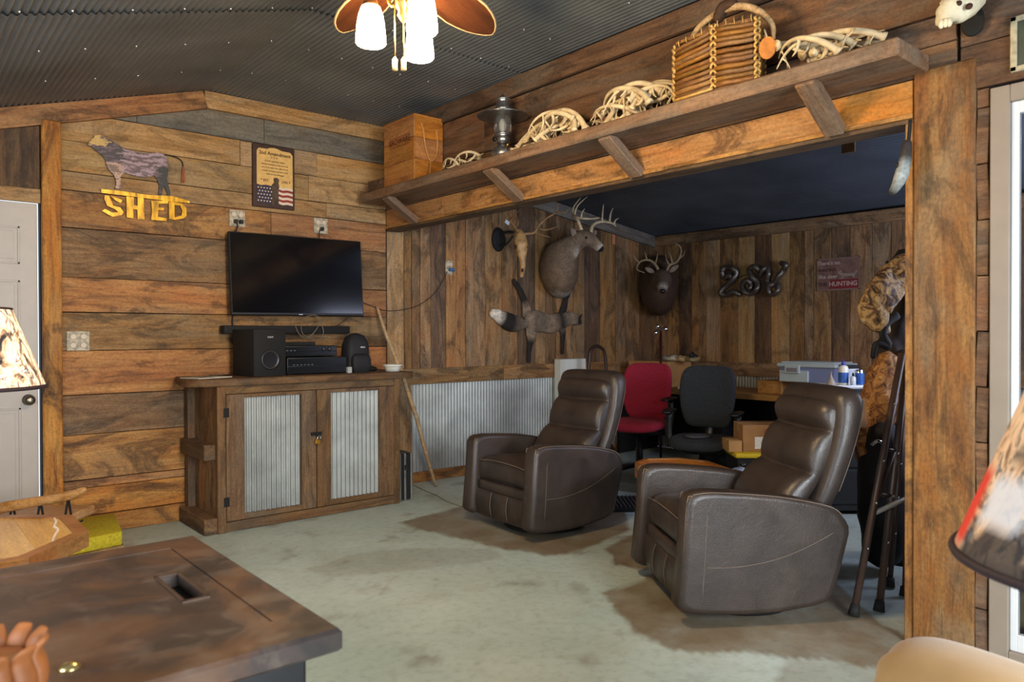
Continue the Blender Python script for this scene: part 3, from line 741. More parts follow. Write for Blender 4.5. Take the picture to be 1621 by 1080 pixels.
def deck(name, label, x0, x1, y0, y1, z0, z1, btn, knobs=()):
    t = thing(name, label, 'player', ((x0 + x1) / 2, (y0 + y1) / 2, z0))
    bevel(obj('case', B().box((x0, y0, z0 + .006), (x1, y1, z1)), BLACK, t), .003)
    h = z1 - z0
    obj('front_panel', B().box((x0 + .006, y0 - .004, z0 + .01), (x1 - .006, y0 + .001, z0 + .006 + h * .42), None, .0015).box((x0 + .006, y0 - .005, z0 + h * .5), (x1 - .006, y0 + .001, z1 - .008), None, .0015), pm('gloss_black', '#15171a', .18), t)
    bb = B()
    for i in range(btn): bb.box((x0 + .04 + i * .028, y0 - .007, z0 + h * .55), (x0 + .054 + i * .028, y0 - .003, z0 + h * .55 + .006))
    obj('buttons', bb, pm('button_grey', '#55585c', .4), t)
    for kx in knobs: obj('knob', B().lathe([(.013, 0), (.013, .012), (.006, .015)], (kx, y0 - .004, z0 + h * .7), 14, Matrix.Rotation(pi / 2, 4, 'X')), pm('knob_grey', '#3c3c40', .3, .5), t)
    for fx in (x0 + .03, x1 - .03): obj('foot', B().box((fx - .012, y0 + .02, z0), (fx + .012, y0 + .05, z0 + .007)), BLACKM, t)
    return t
deck('disc_player', 'wide black disc player at the bottom of the stack on the cabinet', 2.20, 2.665, 5.03, 5.33, .998, 1.122, 6)
deck('disc_player', 'slimmer black player lying on top of the wide one', 2.165, 2.60, 5.06, 5.33, 1.123, 1.205, 3, (2.49, 2.535))
rm = tag(obj('cable_box', B().box((2.20, 5.12, 1.206), (2.46, 5.24, 1.232), None, .004), BLACKM), 'flat black little box on top of the player stack', 'box')
# camera bag
cbg = thing('camera_bag', 'small black padded bag with a top handle on the cabinet', 'bag', (2.79, 5.12, .998))
b = B().sweep([(2.790, 5.13, 1.012), (2.790, 5.13, 1.03), (2.790, 5.13, 1.12), (2.790, 5.13, 1.20), (2.788, 5.13, 1.232)], [.094, .10, .097, .094, .086], [.075, .08, .078, .074, .066], up=(0, 1, 0), n=20, sub=3, ex=4, round_ends=True)
NYL = pm('black_nylon', '#16161a', .75, 0, .2, 20, .4, 90)
obj('body', b, NYL, cbg)
obj('front_pocket', B().sweep([(2.790, 5.04, 1.01), (2.790, 5.035, 1.05), (2.790, 5.04, 1.11), (2.790, 5.05, 1.13)], [.07, .078, .075, .06], [.02, .028, .026, .012], up=(0, 1, 0), n=16, sub=3, ex=4, round_ends=True), NYL, cbg)
obj('handle', B().sweep([(2.730, 5.13, 1.24), (2.740, 5.13, 1.275), (2.790, 5.13, 1.287), (2.840, 5.13, 1.275), (2.850, 5.13, 1.24)], .011, .004, up=(0, 1, 0), n=8, sub=4), NYL, cbg)
link('logo', text_mesh('nikon', .018, pm('white_print', '#d0d0d0', .5), .0005, .0004), cbg, Matrix.Translation((2.81, 5.048, 1.19)) @ Matrix.Rotation(pi / 2, 4, 'X'))
tag(obj('power_adapter', B().box((2.655, 4.99, .998), (2.69, 5.025, 1.045), None, .005), pm('pale_plastic', '#a9aba8', .4)), 'small pale adapter beside the camera bag', 'adapter')
b = B().sweep([(2.89, 5.16, 1.012), (2.93, 5.12, 1.022), (2.96, 5.14, 1.01)], [.03, .04, .02], [.014, .02, .012], n=10, sub=3, round_ends=True)
tag(obj('work_glove', b, BLACKM), 'crumpled black cloth between the camera bag and white tub', 'cloth')
tub = tag(obj('plastic_tub', B().lathe([(.055, 0), (.062, .03), (.066, .038), (.075, .042), (.075, .052), (.066, .054), (.05, .05), (.045, .012), (.02, .010)], (3.055, 5.02, .999), 28), pm('white_plastic', '#dcdcd2', .4)), 'low white round tub at the right end of the cabinet top', 'tub')
pp = tag(obj('paper_sheet', B().cbox((0, 0, 0), (.26, .19, .006), None, .001), pm('paper', '#c8c4b8', .8, 0, .12, 20), None, True, Matrix.Translation((1.66, 5.08, 1.002)) @ Matrix.Rotation(.35, 4, 'Z')), 'white paper booklet on the left end of the cabinet top', 'paper')
obj('print_block', B().cbox((0, .0, .0035), (.12, .08, .001)), pm('print_grey', '#5c5852', .7), pp, False)

# walking stick leaning in the corner, equipment case
sp = [AY(688, 770, 5.18) * 1, V((3.44, 5.15, .33)), V((3.33, 5.10, .60)), V((3.24, 5.08, .80)), V((3.212, 5.13, .96)), V((3.18, 5.20, 1.12)), V((3.145, 5.29, 1.32)), V((3.115, 5.36, 1.52))]
sp[0] = AZ(690, 770, .012)
tag(obj('walking_stick', B().sweep(sp, [.012, .016, .017, .018, .018, .017, .014, .010], n=10, sub=4), W_STICK), 'long crooked peeled wooden stick leaning in the corner', 'stick')
cs = thing('equipment_case', 'small black and aluminium case standing beside the cabinet', 'case', (3.1, 5.07, 0))
csm = Matrix.Translation((3.105, 5.06, 0)) @ Matrix.Rotation(radians(-3), 4, 'Z')
obj('body', B().box((-.05, -.16, .012), (.05, .19, .36), None, .004), BLACKM, cs, True, csm)
eb = B()
for x in (-.05, -.006, .05):
    for z in (.012, .36): eb.box((x - .009, -.165, z - .009), (x + .009, .193, z + .009), None, .003)
    eb.box((x - .008, -.167, .012), (x + .008, -.152, .36), None, .003)
obj('metal_edging', eb, pm('aluminium', '#c4c4c0', .3, .9), cs, True, csm)
obj('latch', B().box((-.02, -.172, .24), (.015, -.16, .28), None, .002), CHROME, cs, True, csm)
obj('handle', B().tube([(0, -.06, .368), (0, -.05, .392), (0, .05, .392), (0, .06, .368)], .006, 8, 2), BLACK, cs, True, csm)

# ---- cow sign, plaque, outlets
cow = thing('cow_sign', 'cut-out metal bull standing on yellow letters reading SHED, on the wall', 'sign', (1.33, 5.40, 2.3))
def cowpt(x, y): p = AY(130 + x / 6.75, 200 + y / 6.75, 5.40); return (p.x, p.z)
outline = [(55, 185), (90, 150), (125, 120), (135, 95), (160, 100), (180, 92), (225, 110), (250, 125), (300, 145), (350, 180), (400, 210), (450, 240), (540, 268), (640, 288), (740, 285), (830, 285), (890, 310),
           (915, 380), (918, 480), (905, 560), (925, 650), (945, 735), (915, 738), (885, 650), (862, 640), (850, 735), (815, 735), (825, 640), (800, 560), (770, 525), (680, 545), (600, 540), (520, 515), (450, 500),
           (420, 520), (408, 560), (412, 630), (420, 672), (350, 670), (365, 600), (345, 530), (290, 470), (262, 420), (245, 350), (200, 300), (140, 255), (100, 215), (60, 210)]
poly = [cowpt(*p) for p in outline]
MY0 = Matrix(((1, 0, 0, 0), (0, 0, -1, 0), (0, 1, 0, 0), (0, 0, 0, 1)))
MX = Matrix(((1, 0, 0, 0), (0, 0, 1, 0), (0, 1, 0, 0), (0, 0, 0, 1)))
def tri_plate(poly, y0, y1, step=.012, colf=None):
    """flat cut-out plate with its print carried by point colours"""
    bm = bmesh.new(); vs = [bm.verts.new((x, y0, z)) for x, z in poly]; f = bm.faces.new(vs)
    bmesh.ops.triangulate(bm, faces=[f])
    for _ in range(3): bmesh.ops.subdivide_edges(bm, edges=[e for e in bm.edges if e.calc_length() > step], cuts=1); bmesh.ops.triangulate(bm, faces=bm.faces)
    b = B(); idx = {v: i for i, v in enumerate(bm.verts)}
    b.v = [tuple(v.co) for v in bm.verts]; b.f = [tuple(idx[v] for v in f.verts) for f in bm.faces]; b.sm = [False] * len(b.f)
    b.c = [colf(v.co.x, v.co.z) for v in bm.verts]; bm.free()
    o = B(); o.v = list(b.v); o.f = list(b.f); o.sm = list(b.sm); o.c = list(b.c)
    n = len(poly); k = len(o.v)
    o.v += [(x, y0, z) for x, z in poly] + [(x, y1, z) for x, z in poly]; o.c += [(.05, .04, .03, 1)] * (2 * n)
    o.f += [(k + i, k + (i + 1) % n, k + n + (i + 1) % n, k + n + i) for i in range(n)]; o.sm += [False] * n
    return o
cx0 = cowpt(0, 0)[0]; cx1 = cowpt(1215, 0)[0]
def cowcol(x, z):
    u = (x - cx0) / (cx1 - cx0); n = mn.fractal(V((x * 14, z * 55, 0)), .7, 2, 5)
    px = u * 1215 + n * 90; z += mn.noise(V((x * 40, z * 40, 7))) * .012
    base = lin('#5e4a50') if n < .0 else lin('#a08890')
    if -.12 < n < .10: base = lin('#776068')
    if px < 235 and z > cowpt(100, 200)[1] - .0: base = lin('#c8a25c') if px > 85 else lin('#7a5428')
    elif px < 420 and z < cowpt(300, 380)[1]: base = lin('#b89480') if n > -.1 else lin('#7a6058')
    elif px < 420: base = lin('#3a3038') if n < .15 else lin('#6a565e')
    elif px > 780 and z < cowpt(800, 430)[1]: base = lin('#262a2a')
    return base
PRINT = attr_mat('painted_print', .5, .05, 60, nv=.2, ns=60)
obj('bull', B().prism(poly, -5.401, -5.396, MY0), pm('sign_edge', '#241c1a', .6), cow)
gb = B(); gb.c = []; st4 = .004
gx0, gx1 = min(p[0] for p in poly), max(p[0] for p in poly); gz0, gz1 = min(p[1] for p in poly), max(p[1] for p in poly)
gv = {}
def gvi(i, j):
    if (i, j) not in gv:
        x, z = gx0 + i * st4, gz0 + j * st4; gv[(i, j)] = len(gb.v); gb.v.append((x, 5.3955, z)); gb.c.append(cowcol(x, z))
    return gv[(i, j)]
for i in range(int((gx1 - gx0) / st4)):
    for j in range(int((gz1 - gz0) / st4)):
        if in_poly(gx0 + (i + .5) * st4, gz0 + (j + .5) * st4, poly): gb.f.append((gvi(i, j), gvi(i + 1, j), gvi(i + 1, j + 1), gvi(i, j + 1))); gb.sm.append(False)
obj('painted_face', gb, PRINT, cow)
tl_ = [V((cowpt(x, y)[0], 5.398, cowpt(x, y)[1])) for x, y in ((880, 300), (960, 318), (1030, 345), (1070, 385), (1078, 430))]
obj('tail', B().tube(tl_, .0035, 6, 3), BLACKM, cow)
tt = [cowpt(*p) for p in ((1072, 430), (1086, 430), (1100, 600), (1082, 602), (1076, 560), (1070, 602), (1055, 598))]
obj('tail_tuft', B().prism(tt, -5.400, -5.396, Matrix(((1, 0, 0, 0), (0, 0, -1, 0), (0, 1, 0, 0), (0, 0, 0, 1)))), pm('rust_red', '#8a4018', .6), cow)
t = NT('yellow_brushed'); tc = t.n('ShaderNodeTexCoord').outputs['Object']
t.set(Base_Color=t.ramp(t.noise(t.mapping(tc, (30, 30, 9)), 1.0, 5), [(.3, lin('#8a6a08')), (.5, lin('#d89e10')), (.72, lin('#f4cc40'))]), Roughness=.35, Metallic=.25)
YEL = t.m
MY = Matrix(((1, 0, 0, 0), (0, 0, -1, 0), (0, 1, 0, 0), (0, 0, 0, 1)))
obj('base_strip', B().prism([cowpt(*p) for p in ((200, 672), (400, 690), (700, 735), (960, 748), (1145, 800), (1150, 822), (900, 800), (640, 765), (440, 740), (205, 712))], -5.400, -5.394, MY), YEL, cow)
def letter(polys, nm='letter'):
    b = B()
    for q in polys: b.prism([cowpt(*p) for p in q], -5.401, -5.393, MY)
    obj(nm, b, YEL, cow)
letter([[(240, 740), (285, 745), (310, 800), (330, 850), (405, 870), (440, 920), (420, 950), (320, 968), (210, 905), (245, 885), (320, 925), (385, 920), (355, 890), (265, 850), (235, 780)], [(300, 740), (425, 790), (410, 822), (350, 790)]])
letter([[(470, 750), (550, 760), (550, 845), (590, 850), (590, 762), (655, 768), (662, 995), (590, 995), (588, 892), (545, 888), (545, 985), (475, 975)]])
letter([[(735, 800), (920, 795), (915, 825), (815, 828), (812, 870), (870, 874), (868, 900), (810, 898), (805, 968), (900, 985), (898, 1015), (735, 1000), (745, 900)]])
letter([[(925, 805), (985, 810), (985, 1000), (925, 990)], [(985, 812), (1060, 825), (1110, 870), (1112, 960), (1080, 985), (985, 1003), (985, 975), (1060, 955), (1068, 900), (1045, 850), (985, 842)]])

pl = thing('framed_plaque', 'wooden plaque with 2nd Amendment text and a flag print on the wall', 'plaque', (2.27, 5.40, 2.48))
def PQ(px, py, Y=5.395): p = AY(395 + px / 9.39, 220 + py / 9.39, Y); return V((p.x, Y, p.z))
x0, x1 = PQ(45, 0).x, PQ(665, 0).x; zt = (PQ(45, 60).z + PQ(665, 150).z) / 2; zb = (PQ(45, 1000).z + PQ(665, 1060).z) / 2
obj('board', B().box((x0, 5.393, zb), (x1, 5.415, zt), None, .003), pm('plaque_dark', '#3a2218', .6, 0, .3, 20), pl)
w = x1 - x0; h = zt - zb
PX = lambda u, v: (x0 + u * w, zb + v * h)
obj('parchment', B().prism([PX(*p) for p in ((.09, .34), (.95, .34), (.95, .88), (.93, .90), (.89, .93), (.68, .935), (.6, .955), (.5, .965), (.4, .955), (.33, .935), (.14, .935), (.10, .90), (.09, .88))], -5.393, -5.391, MY), pm('parchment', '#d9ae68', .7, 0, .12, 30), pl)
INK = pm('ink_brown', '#3c2410', .8, 0, 0)
def wr(parent, name, txt, u, v, size, mat=None, y=5.390, bold=.0):
    p = PX(u, v); return link(name, text_mesh(txt, size, mat or INK, .0003, bold), parent, Matrix.Translation((p[0], y, p[1])) @ Matrix.Rotation(pi / 2, 4, 'X'))
wr(pl, 'lettering', '2nd Amendment', .52, .865, .036, bold=.0008)
wr(pl, 'lettering', '* * *', .5, .79, .03, bold=.001)
for i, tx in enumerate(('A well regulated militia,', 'being necessary to the security', 'of a free state, the right of the', 'people to keep and bear arms', 'shall not be infringed')): wr(pl, 'lettering', tx, .52, .745 - i * .052, .0165, bold=.0002)
wr(pl, 'lettering', '* EST.', .28, .43, .026, bold=.0006); wr(pl, 'lettering', '1791 *', .78, .43, .026, bold=.0006)
obj('flag_stars_field', B().prism([PX(*p) for p in ((.08, .08), (.44, .06), (.44, .35), (.30, .36), (.18, .345), (.09, .36))], -5.392, -5.3905, MY), pm('navy_print', '#2c2438', .6, 0, .1), pl)
stb = B(); random.seed(4)
for i in range(5):
    for j in range(5):
        px_, pz_ = PX(.12 + .07 * i + (.03 if j % 2 else 0), .10 + .052 * j); stb.lathe([(.0055, 0), (.0055, .001)], (px_, 5.3902, pz_), 6, Matrix.Rotation(pi / 2, 4, 'X'), False)
obj('flag_stars', stb, pm('cream_print', '#d8c4ae', .6, 0, 0), pl)
for i in range(7):
    a = .07 + i * .039; pts_ = [(.60, a + .012), (.70, a - .006), (.82, a + .008), (.95, a - .004), (.95, a + .035), (.82, a + .047), (.70, a + .033), (.60, a + .051)]
    obj('flag_stripe', B().prism([PX(*p) for p in pts_], -5.392, -5.3905, MY), pm('red_print', '#8c2c20', .6) if i % 2 else pm('cream_print', '#d8c4ae'), pl)
fb = B()
for q in ([(.44, .05), (.50, .05), (.52, .2), (.55, .06), (.61, .06), (.60, .26), (.62, .36), (.60, .42), (.50, .42), (.43, .36), (.45, .22)], [(.49, .42), (.61, .42), (.62, .46), (.58, .49), (.50, .49), (.48, .455)]):
    fb.prism([PX(*p) for p in q], -5.392, -5.3895, MY)
obj('printed_figure', fb, pm('soldier_print', '#4a3a2a', .7, 0, .5, 60), pl)

def outlet(label, p, horiz=False, plugs=0, w=.115, h=.12):
    t = thing('wall_outlet', label, 'outlet', (p.x, p.y, p.z))
    obj('cover_plate', B().cbox((p.x, p.y - .006, p.z), (w, .012, h), None, .003), pm('printed_plate', '#a59a84', .5, 0, .55, 45), t)
    for i in (-1, 1):
        for j in (-1, 1):
            q = V((p.x + i * w * .22, p.y - .013, p.z + j * h * .22)); d = B().lathe([(.018, 0), (.018, .004), (.015, .005)], q, 14, Matrix.Rotation(pi / 2, 4, 'X'))
            s = obj('socket', d, pm('socket_beige', '#c9b8a0', .4, 0, 0), t)
    for k in range(plugs): obj('plug', B().cbox((p.x + (.02 if k else -.02) * (plugs > 1), p.y - .03, p.z - h * .22), (.026, .035, .028), None, .004), BLACK, t)
    return t
outlet('outlet plate with plugged-in cords above the left edge of the television', AY(375, 346, 5.419), plugs=2)
outlet('outlet plate with four sockets above the right half of the television', AY(507, 358, 5.419), plugs=1)
outlet('camouflage printed outlet plate near the white door', AY(123.5, 540, 5.419), w=.13, h=.125)
p = AY(710, 424, YC - .002)
o = outlet('small outlet box with a blue plug on the upright planks', p, plugs=0, w=.075, h=.13)
obj('blue_plug', B().cbox((p.x + .01, p.y - .035, p.z - .02), (.05, .04, .03), None, .006), pm('blue_plastic', '#2a5a8c', .4), o)
# cords
CORD = pm('black_cord', '#0e0e0e', .6, 0, 0); GCORD = pm('grey_cord', '#6a5e54', .6, 0, .1)
def cord(label, pts, r, mat, name='cable'): return tag(obj(name, B().tube(pts, r, 6, 4), mat), label, 'cable')
cord('black cord running from the left outlet down behind the television', [AY(375, 352, 5.38), AY(376, 360, 5.37), AY(373, 372, 5.375), AY(371, 440, 5.40), AY(368, 500, 5.40), AY(369, 520, 5.392)], .005, CORD)
cord('black cord from the right outlet into the top of the television', [AY(506, 364, 5.385), AY(505.5, 374, 5.38), AY(505, 384, 5.37)], .004, CORD)
cord('grey looped cable hanging over the player stack', [AY(465, 502, 5.30), AY(471, 525, 5.28), AY(486, 536, 5.26), AY(503, 518, 5.26), AY(505, 503, 5.28), AY(492, 499, 5.28), AY(478, 508, 5.26), AY(480, 530, 5.25), AY(505, 538, 5.25), AY(512, 525, 5.26), AY(505, 502, 5.29)], .0035, GCORD)
cord('thin black cable drooping from the left end of the soundbar', [AY(364, 534, 5.37), AY(372, 550, 5.39), AY(385, 566, 5.39), AY(398, 580, 5.36)], .004, CORD)
cord('thin black cable hanging beneath the right side of the television', [AY(552, 503, 5.36), AY(545, 508, 5.38), AY(530, 518, 5.39)], .003, CORD)
cord('thin dark wire running along the wall past the corner', [AY(572, 478, 5.40), AY(590, 485, 5.395), AY(612, 492, 5.395), AY(640, 490, 5.425), AY(665, 482, 5.425), AY(690, 462, 5.425), AY(708, 430, 5.42)], .0028, CORD)
cord('thin black cord on the cabinet top behind the white paper', [V((1.75, 5.3, 1.003)), V((1.83, 5.25, 1.004)), V((1.90, 5.33, 1.003))], .004, CORD)
# ================================================================ LONG SHELF AND WHAT LIES ON IT
SZ = 2.408
sh = thing('wall_shelf', 'long rough plank shelf on angled braces above the opening', 'shelf', (3.08, 3.2, 2.34))
board('shelf_board', (3.085, 1.195, 2.372), (3.085, 5.33, 2.372), (1, 0, 0), .295, .07, W_SHELF, sh, .008)
for px, py in ((642, 322), (806, 283), (992, 240), (1307, 152)):
    p = AX(px, py, 3.14)
    board('brace', (2.965, p.y, 2.345), (3.232, p.y, 2.175), (0, 1, 0), .088, .05, W_SHELF, sh, .004)
def antler_mesh(seed, L=.46, r=.015, tines=4, curve=.9):
    rnd = random.Random(seed); b = B(); pts = []; N = 9
    for i in range(N):
        t = i / (N - 1); a = curve * t * 1.9
        pts.append(V((L * (sin(a) / 1.9 / curve * 1.15), L * ((1 - cos(a)) / 1.9 / curve * 1.15), .06 * sin(t * 3.0))))
    rr = [r * (1.15 - .95 * (i / (N - 1)) ** 1.3) for i in range(N)]
    b.sweep([pts[0] - (pts[1] - pts[0]) * .12] + pts, [r * 1.7] + rr, n=8, sub=2, round_ends=True)
    for k in range(tines):
        i = 1 + int(k * (N - 3) / max(1, tines - 1) + .3); base = pts[i]; T = (pts[i + 1] - pts[i]).normalized()
        out = V((-T.y, T.x, rnd.uniform(-.35, .35))).normalized(); ln = L * rnd.uniform(.20, .40) * (1 - .08 * k)
        q = [base, base + out * ln * .35 + T * ln * .05, base + out * ln * .7 + T * ln * .22, base + out * ln * .92 + T * ln * .5]
        b.sweep(q, [rr[i] * .85, rr[i] * .7, rr[i] * .5, .0025], n=7, sub=3)
    me = mesh_from(b, IVORY, 'antler'); me['chord'] = math.atan2(pts[-1].y, pts[-1].x); me['mid'] = list(pts[-1] / 2); return me
def ch_mid(me): return V(me['mid'])
AM = [antler_mesh(s, L, r, t, c) for s, L, r, t, c in ((1, .38, .0165, 3, .9), (2, .42, .0175, 4, 1.05), (3, .33, .015, 3, .8), (4, .37, .016, 4, 1.15))]
ORD = ['leftmost', 'second', 'third', 'fourth', 'fifth', 'sixth', 'seventh', 'eighth', 'ninth', 'tenth', 'eleventh', 'twelfth', 'thirteenth', 'fourteenth']
def antler_pile(n, y0, y1, zt, label, group, seed, x0=2.985, x1=3.17, sc=1.0):
    rnd = random.Random(seed); made = []
    for k in range(n):
        me = AM[rnd.randrange(4)]; o = bpy.data.objects.new('antler', me); COL.objects.link(o)
        best = None
        for tr in range(120):
            u = (k + .5) / n; s = sc * rnd.uniform(.8, 1.0)
            y = y0 + (y1 - y0) * min(1, max(0, rnd.random())); x = rnd.uniform(x0, x1)
            arch = math.sin(pi * (y - y0) / (y1 - y0))
            # antlers stand on tine tips and burr: beam runs along the shelf, tines hang or point up
            # beam arches along the shelf, resting on burr and tine tips
            ch = me['chord']; fl_ = rnd.choice((1, -1))
            R0 = Matrix.Rotation(-ch, 4, 'Z'); R1 = Matrix.Rotation(-pi / 2, 4, 'X')
            yaw_ = fl_ * pi / 2 + rnd.uniform(-.4, .4)
            R2 = Matrix.Rotation(yaw_, 4, 'Z') @ Matrix.Rotation(rnd.uniform(-.8, .8), 4, 'X') @ Matrix.Rotation(rnd.uniform(-.3, .3), 4, 'Y')
            M = Matrix.Translation((x, y, 0)) @ R2 @ R1 @ R0 @ Matrix.Scale(s, 4) @ Matrix.Translation(-ch_mid(me))
            P = [M @ v.co for v in me.vertices]
            zmin = min(p.z for p in P); xmn = min(p.x for p in P); xmx = max(p.x for p in P); ymn = min(p.y for p in P); ymx = max(p.y for p in P); zmx = max(p.z for p in P)
            over = max(0, ymx - y1) + max(0, y0 - ymn) + max(0, 2.935 - xmn) * 2 + max(0, xmx - 3.232) * 4 + max(0, (zmx - zmin) - (zt - SZ)) * 3
            if best is None or over < best[0]: best = (over, M, zmin, arch, zmx - zmin)
            if over < .01: break
        lift = 0 if k < n * .55 else rnd.uniform(.2, 1.0) * max(.02, zt - SZ - best[4]) * best[3]
        M = Matrix.Translation((0, 0, SZ + .001 - best[2] + lift)) @ best[1]
        o.matrix_basis = M; WM[o.name] = M
        made.append((-(M @ V(me['mid'])).y, o))
    for i, (_, o) in enumerate(sorted(made, key=lambda q: q[0])):
        tag(o, (ORD[i] + (' pale antler' if i == 0 else ' pale antler from the left') + label), 'antler', group)
antler_pile(5, 3.86, 4.27, 2.52, ' in the small heap beside the wooden crate', 'shed antlers beside the crate', 21, sc=.62)
antler_pile(14, 2.86, 3.56, 2.59, ' in the pile right of the lantern', 'shed antlers beside the lantern', 5)
antler_pile(14, 2.27, 2.90, 2.61, ' in the pile left of the twig basket', 'shed antlers left of the basket', 8)
antler_pile(9, 1.28, 1.76, 2.57, ' in the pile at the right shelf end', 'shed antlers right of the basket', 14, sc=.9)

# wooden crate
ct = thing('wooden_crate', 'upright orange wood crate with stencilled lettering at the left end of the shelf', 'crate', (3.1, 4.78, SZ))
cx0_, cx1_, cy0, cy1, cz0, cz1 = 2.97, 3.225, 4.575, 4.995, SZ, 2.885
obj('inner_box', B().box((cx0_ + .012, cy0 + .012, cz0), (cx1_ - .01, cy1 - .012, cz1 - .012)), W_CRATE, ct)
hs = (cz1 - cz0) / 3
for i in range(3):
    za, zb_ = cz0 + hs * i, cz0 + hs * (i + 1) - .002
    board('plank', (cx0_ + .006, cy0 + .001, (za + zb_) / 2), (cx0_ + .006, cy1 - .001, (za + zb_) / 2), (0, 0, 1), zb_ - za, .012, W_CRATE, ct, .0015)
    board('plank', (cx0_ + .013, cy0 + .006, (za + zb_) / 2), (cx1_, cy0 + .006, (za + zb_) / 2), (0, 0, 1), zb_ - za, .012, W_CRATE, ct, .0015)
board('lid', (cx0_, (cy0 + cy1) / 2, cz1), (cx1_, (cy0 + cy1) / 2, cz1), (0, 1, 0), cy1 - cy0 + .006, .014, W_CRATE, ct)
CI = pm('stencil_ink', '#5a2408', .8, 0, .2, 60)
RD = Matrix.Rotation(-pi / 2, 4, 'Z') @ Matrix.Rotation(pi / 2, 4, 'X')
link('lettering', text_mesh('BROWARE', .062, CI, .0004, .001), ct, Matrix.Translation((cx0_ - .0008, 4.77, 2.725)) @ RD)
link('lettering', text_mesh('- - - - - -', .045, CI, .0004, .001), ct, Matrix.Translation((cx0_ - .0008, 4.77, 2.57)) @ RD)
fr = B()
for z in (2.69, 2.758): fr.box((cx0_ - .001, 4.63, z - .002), (cx0_ + .002, 4.91, z + .002))
obj('stencil_frame', fr, CI, ct)
obj('rope_handle', B().tube([(3.03, 4.572, 2.83), (3.045, 4.566, 2.78), (3.06, 4.562, 2.66), (3.10, 4.558, 2.56), (3.15, 4.562, 2.60), (3.17, 4.566, 2.70), (3.165, 4.572, 2.80)], .0055, 7, 4), pm('rope_tan', '#c08a4c', .8, 0, .2), ct)
obj('rope_end', B().tube([(3.10, 4.556, 2.56), (3.08, 4.53, 2.50), (3.05, 4.49, 2.44), (3.03, 4.45, 2.412)], .005, 7, 3), pm('rope_tan', '#c08a4c'), ct)
bxx = tag(obj('dark_block', B().box((3.0, 5.04, SZ), (3.2, 5.30, SZ + .10), None, .005), W_ALC2), 'dark wood block between the crate and the television wall', 'block')

# pressure lantern
ln = thing('lantern', 'old silver pressure lantern with a wide round hood on the shelf', 'lantern', (3.05, 3.66, SZ))
LC = (3.05, 3.665, SZ)
TIN = pm('old_tin', '#8e8f90', .32, .9, .3, 25)
obj('fuel_tank', B().lathe([(.055, 0), (.068, .006), (.072, .03), (.066, .058), (.04, .078), (.022, .09)], LC, 28), TIN, ln)
obj('burner_collar', B().lathe([(.024, .088), (.040, .10), (.046, .115), (.046, .135), (.038, .142), (.052, .148), (.052, .158), (.03, .16)], LC, 24), TIN, ln)
LG = NT('lantern_glass'); LG.set(Base_Color=(.9, .95, .95, 1), Roughness=.05, Transmission_Weight=.95, IOR=1.1)
obj('globe', B().lathe([(.046, .158), (.052, .20), (.052, .24), (.047, .275)], LC, 24), LG.m, ln)
wb = B()
for k in range(6): wb.tube([(LC[0] + .056 * cos(k * pi / 3), LC[1] + .056 * sin(k * pi / 3), SZ + z) for z in (.158, .275)], .0016, 5)
obj('guard_wire', wb, TIN, ln)['kind'] = 'stuff'
obj('mantle', B().lathe([(.008, .16), (.02, .19), (.022, .22), (.012, .25)], LC, 14), pm('mantle_white', '#b8b0a0', .8), ln)
obj('hood', B().lathe([(.165, .268), (.166, .271), (.12, .288), (.075, .298), (.052, .30), (.052, .296), (.075, .293), (.12, .283), (.163, .266)], LC, 36), TIN, ln)
obj('chimney', B().lathe([(.052, .298), (.052, .325), (.044, .332), (.044, .352), (.036, .36), (.050, .372), (.052, .378), (.034, .386), (.018, .394), (.010, .402), (.004, .41)], LC, 24), TIN, ln)
obj('valve_knob', B().lathe([(.014, 0), (.016, .008), (.012, .012)], (LC[0] - .048, LC[1] + .02, SZ + .12), 12, Matrix.Rotation(-pi / 2, 4, 'Y')), BLACK, ln)
obj('pump', B().tube([(LC[0] - .02, LC[1] - .055, SZ + .05), (LC[0] - .03, LC[1] - .09, SZ + .075)], .009, 10), BRASS, ln)

# twig basket: six-sided, braided corners, arched branch handle
bk = thing('twig_basket', 'twig basket with braided corners and an arched branch handle on the shelf', 'basket', (3.07, 2.05, SZ))
TW = wood('twig_bark', '#4c2c12', '#805222', '#a87a38', '#6c5028', .1, .45, rough=.5, spread=.35, gs=1.5)
BR = pm('braided_reed', '#bc9450', .5, 0, .3, 40)
cs_ = [V((2.965, 2.245, 0)), V((2.955, 2.02, 0)), V((3.0, 1.83, 0)), V((3.20, 1.92, 0)), V((3.225, 2.22, 0))]
def bz(i): return (.27, .30, .285, .28, .28)[i]
random.seed(9)
for i in range(5):
    a, c = cs_[i], cs_[(i + 1) % 5]; N = 11
    if i == 3: N = 5
    for k in range(N):
        t = (k + .5) / N; za = SZ + .012 + (bz(i) - .02) * t; zc = SZ + .012 + (bz((i + 1) % 5) - .02) * t
        p, q = V((a.x, a.y, za)), V((c.x, c.y, zc)); m_ = (p + q) / 2; out = (m_ - V((3.1, 2.04, m_.z))); out.z = 0
        m_ = m_ + out.normalized() * random.uniform(.0, .006) + V((0, 0, random.uniform(-.003, .003)))
        L_ = (q - p).length; M = frameM(m_, q - p, (0, 0, 1)); r = .0125 * random.uniform(.85, 1.05)
        tb = B().sweep([(-L_ / 2, 0, 0), (-L_ / 6, .002, .001), (L_ / 6, -.002, .002), (L_ / 2, 0, 0)], [r, r * 1.05, r * .95, r], n=7, sub=1)
        obj('twig', tb, TW, bk, True, M)
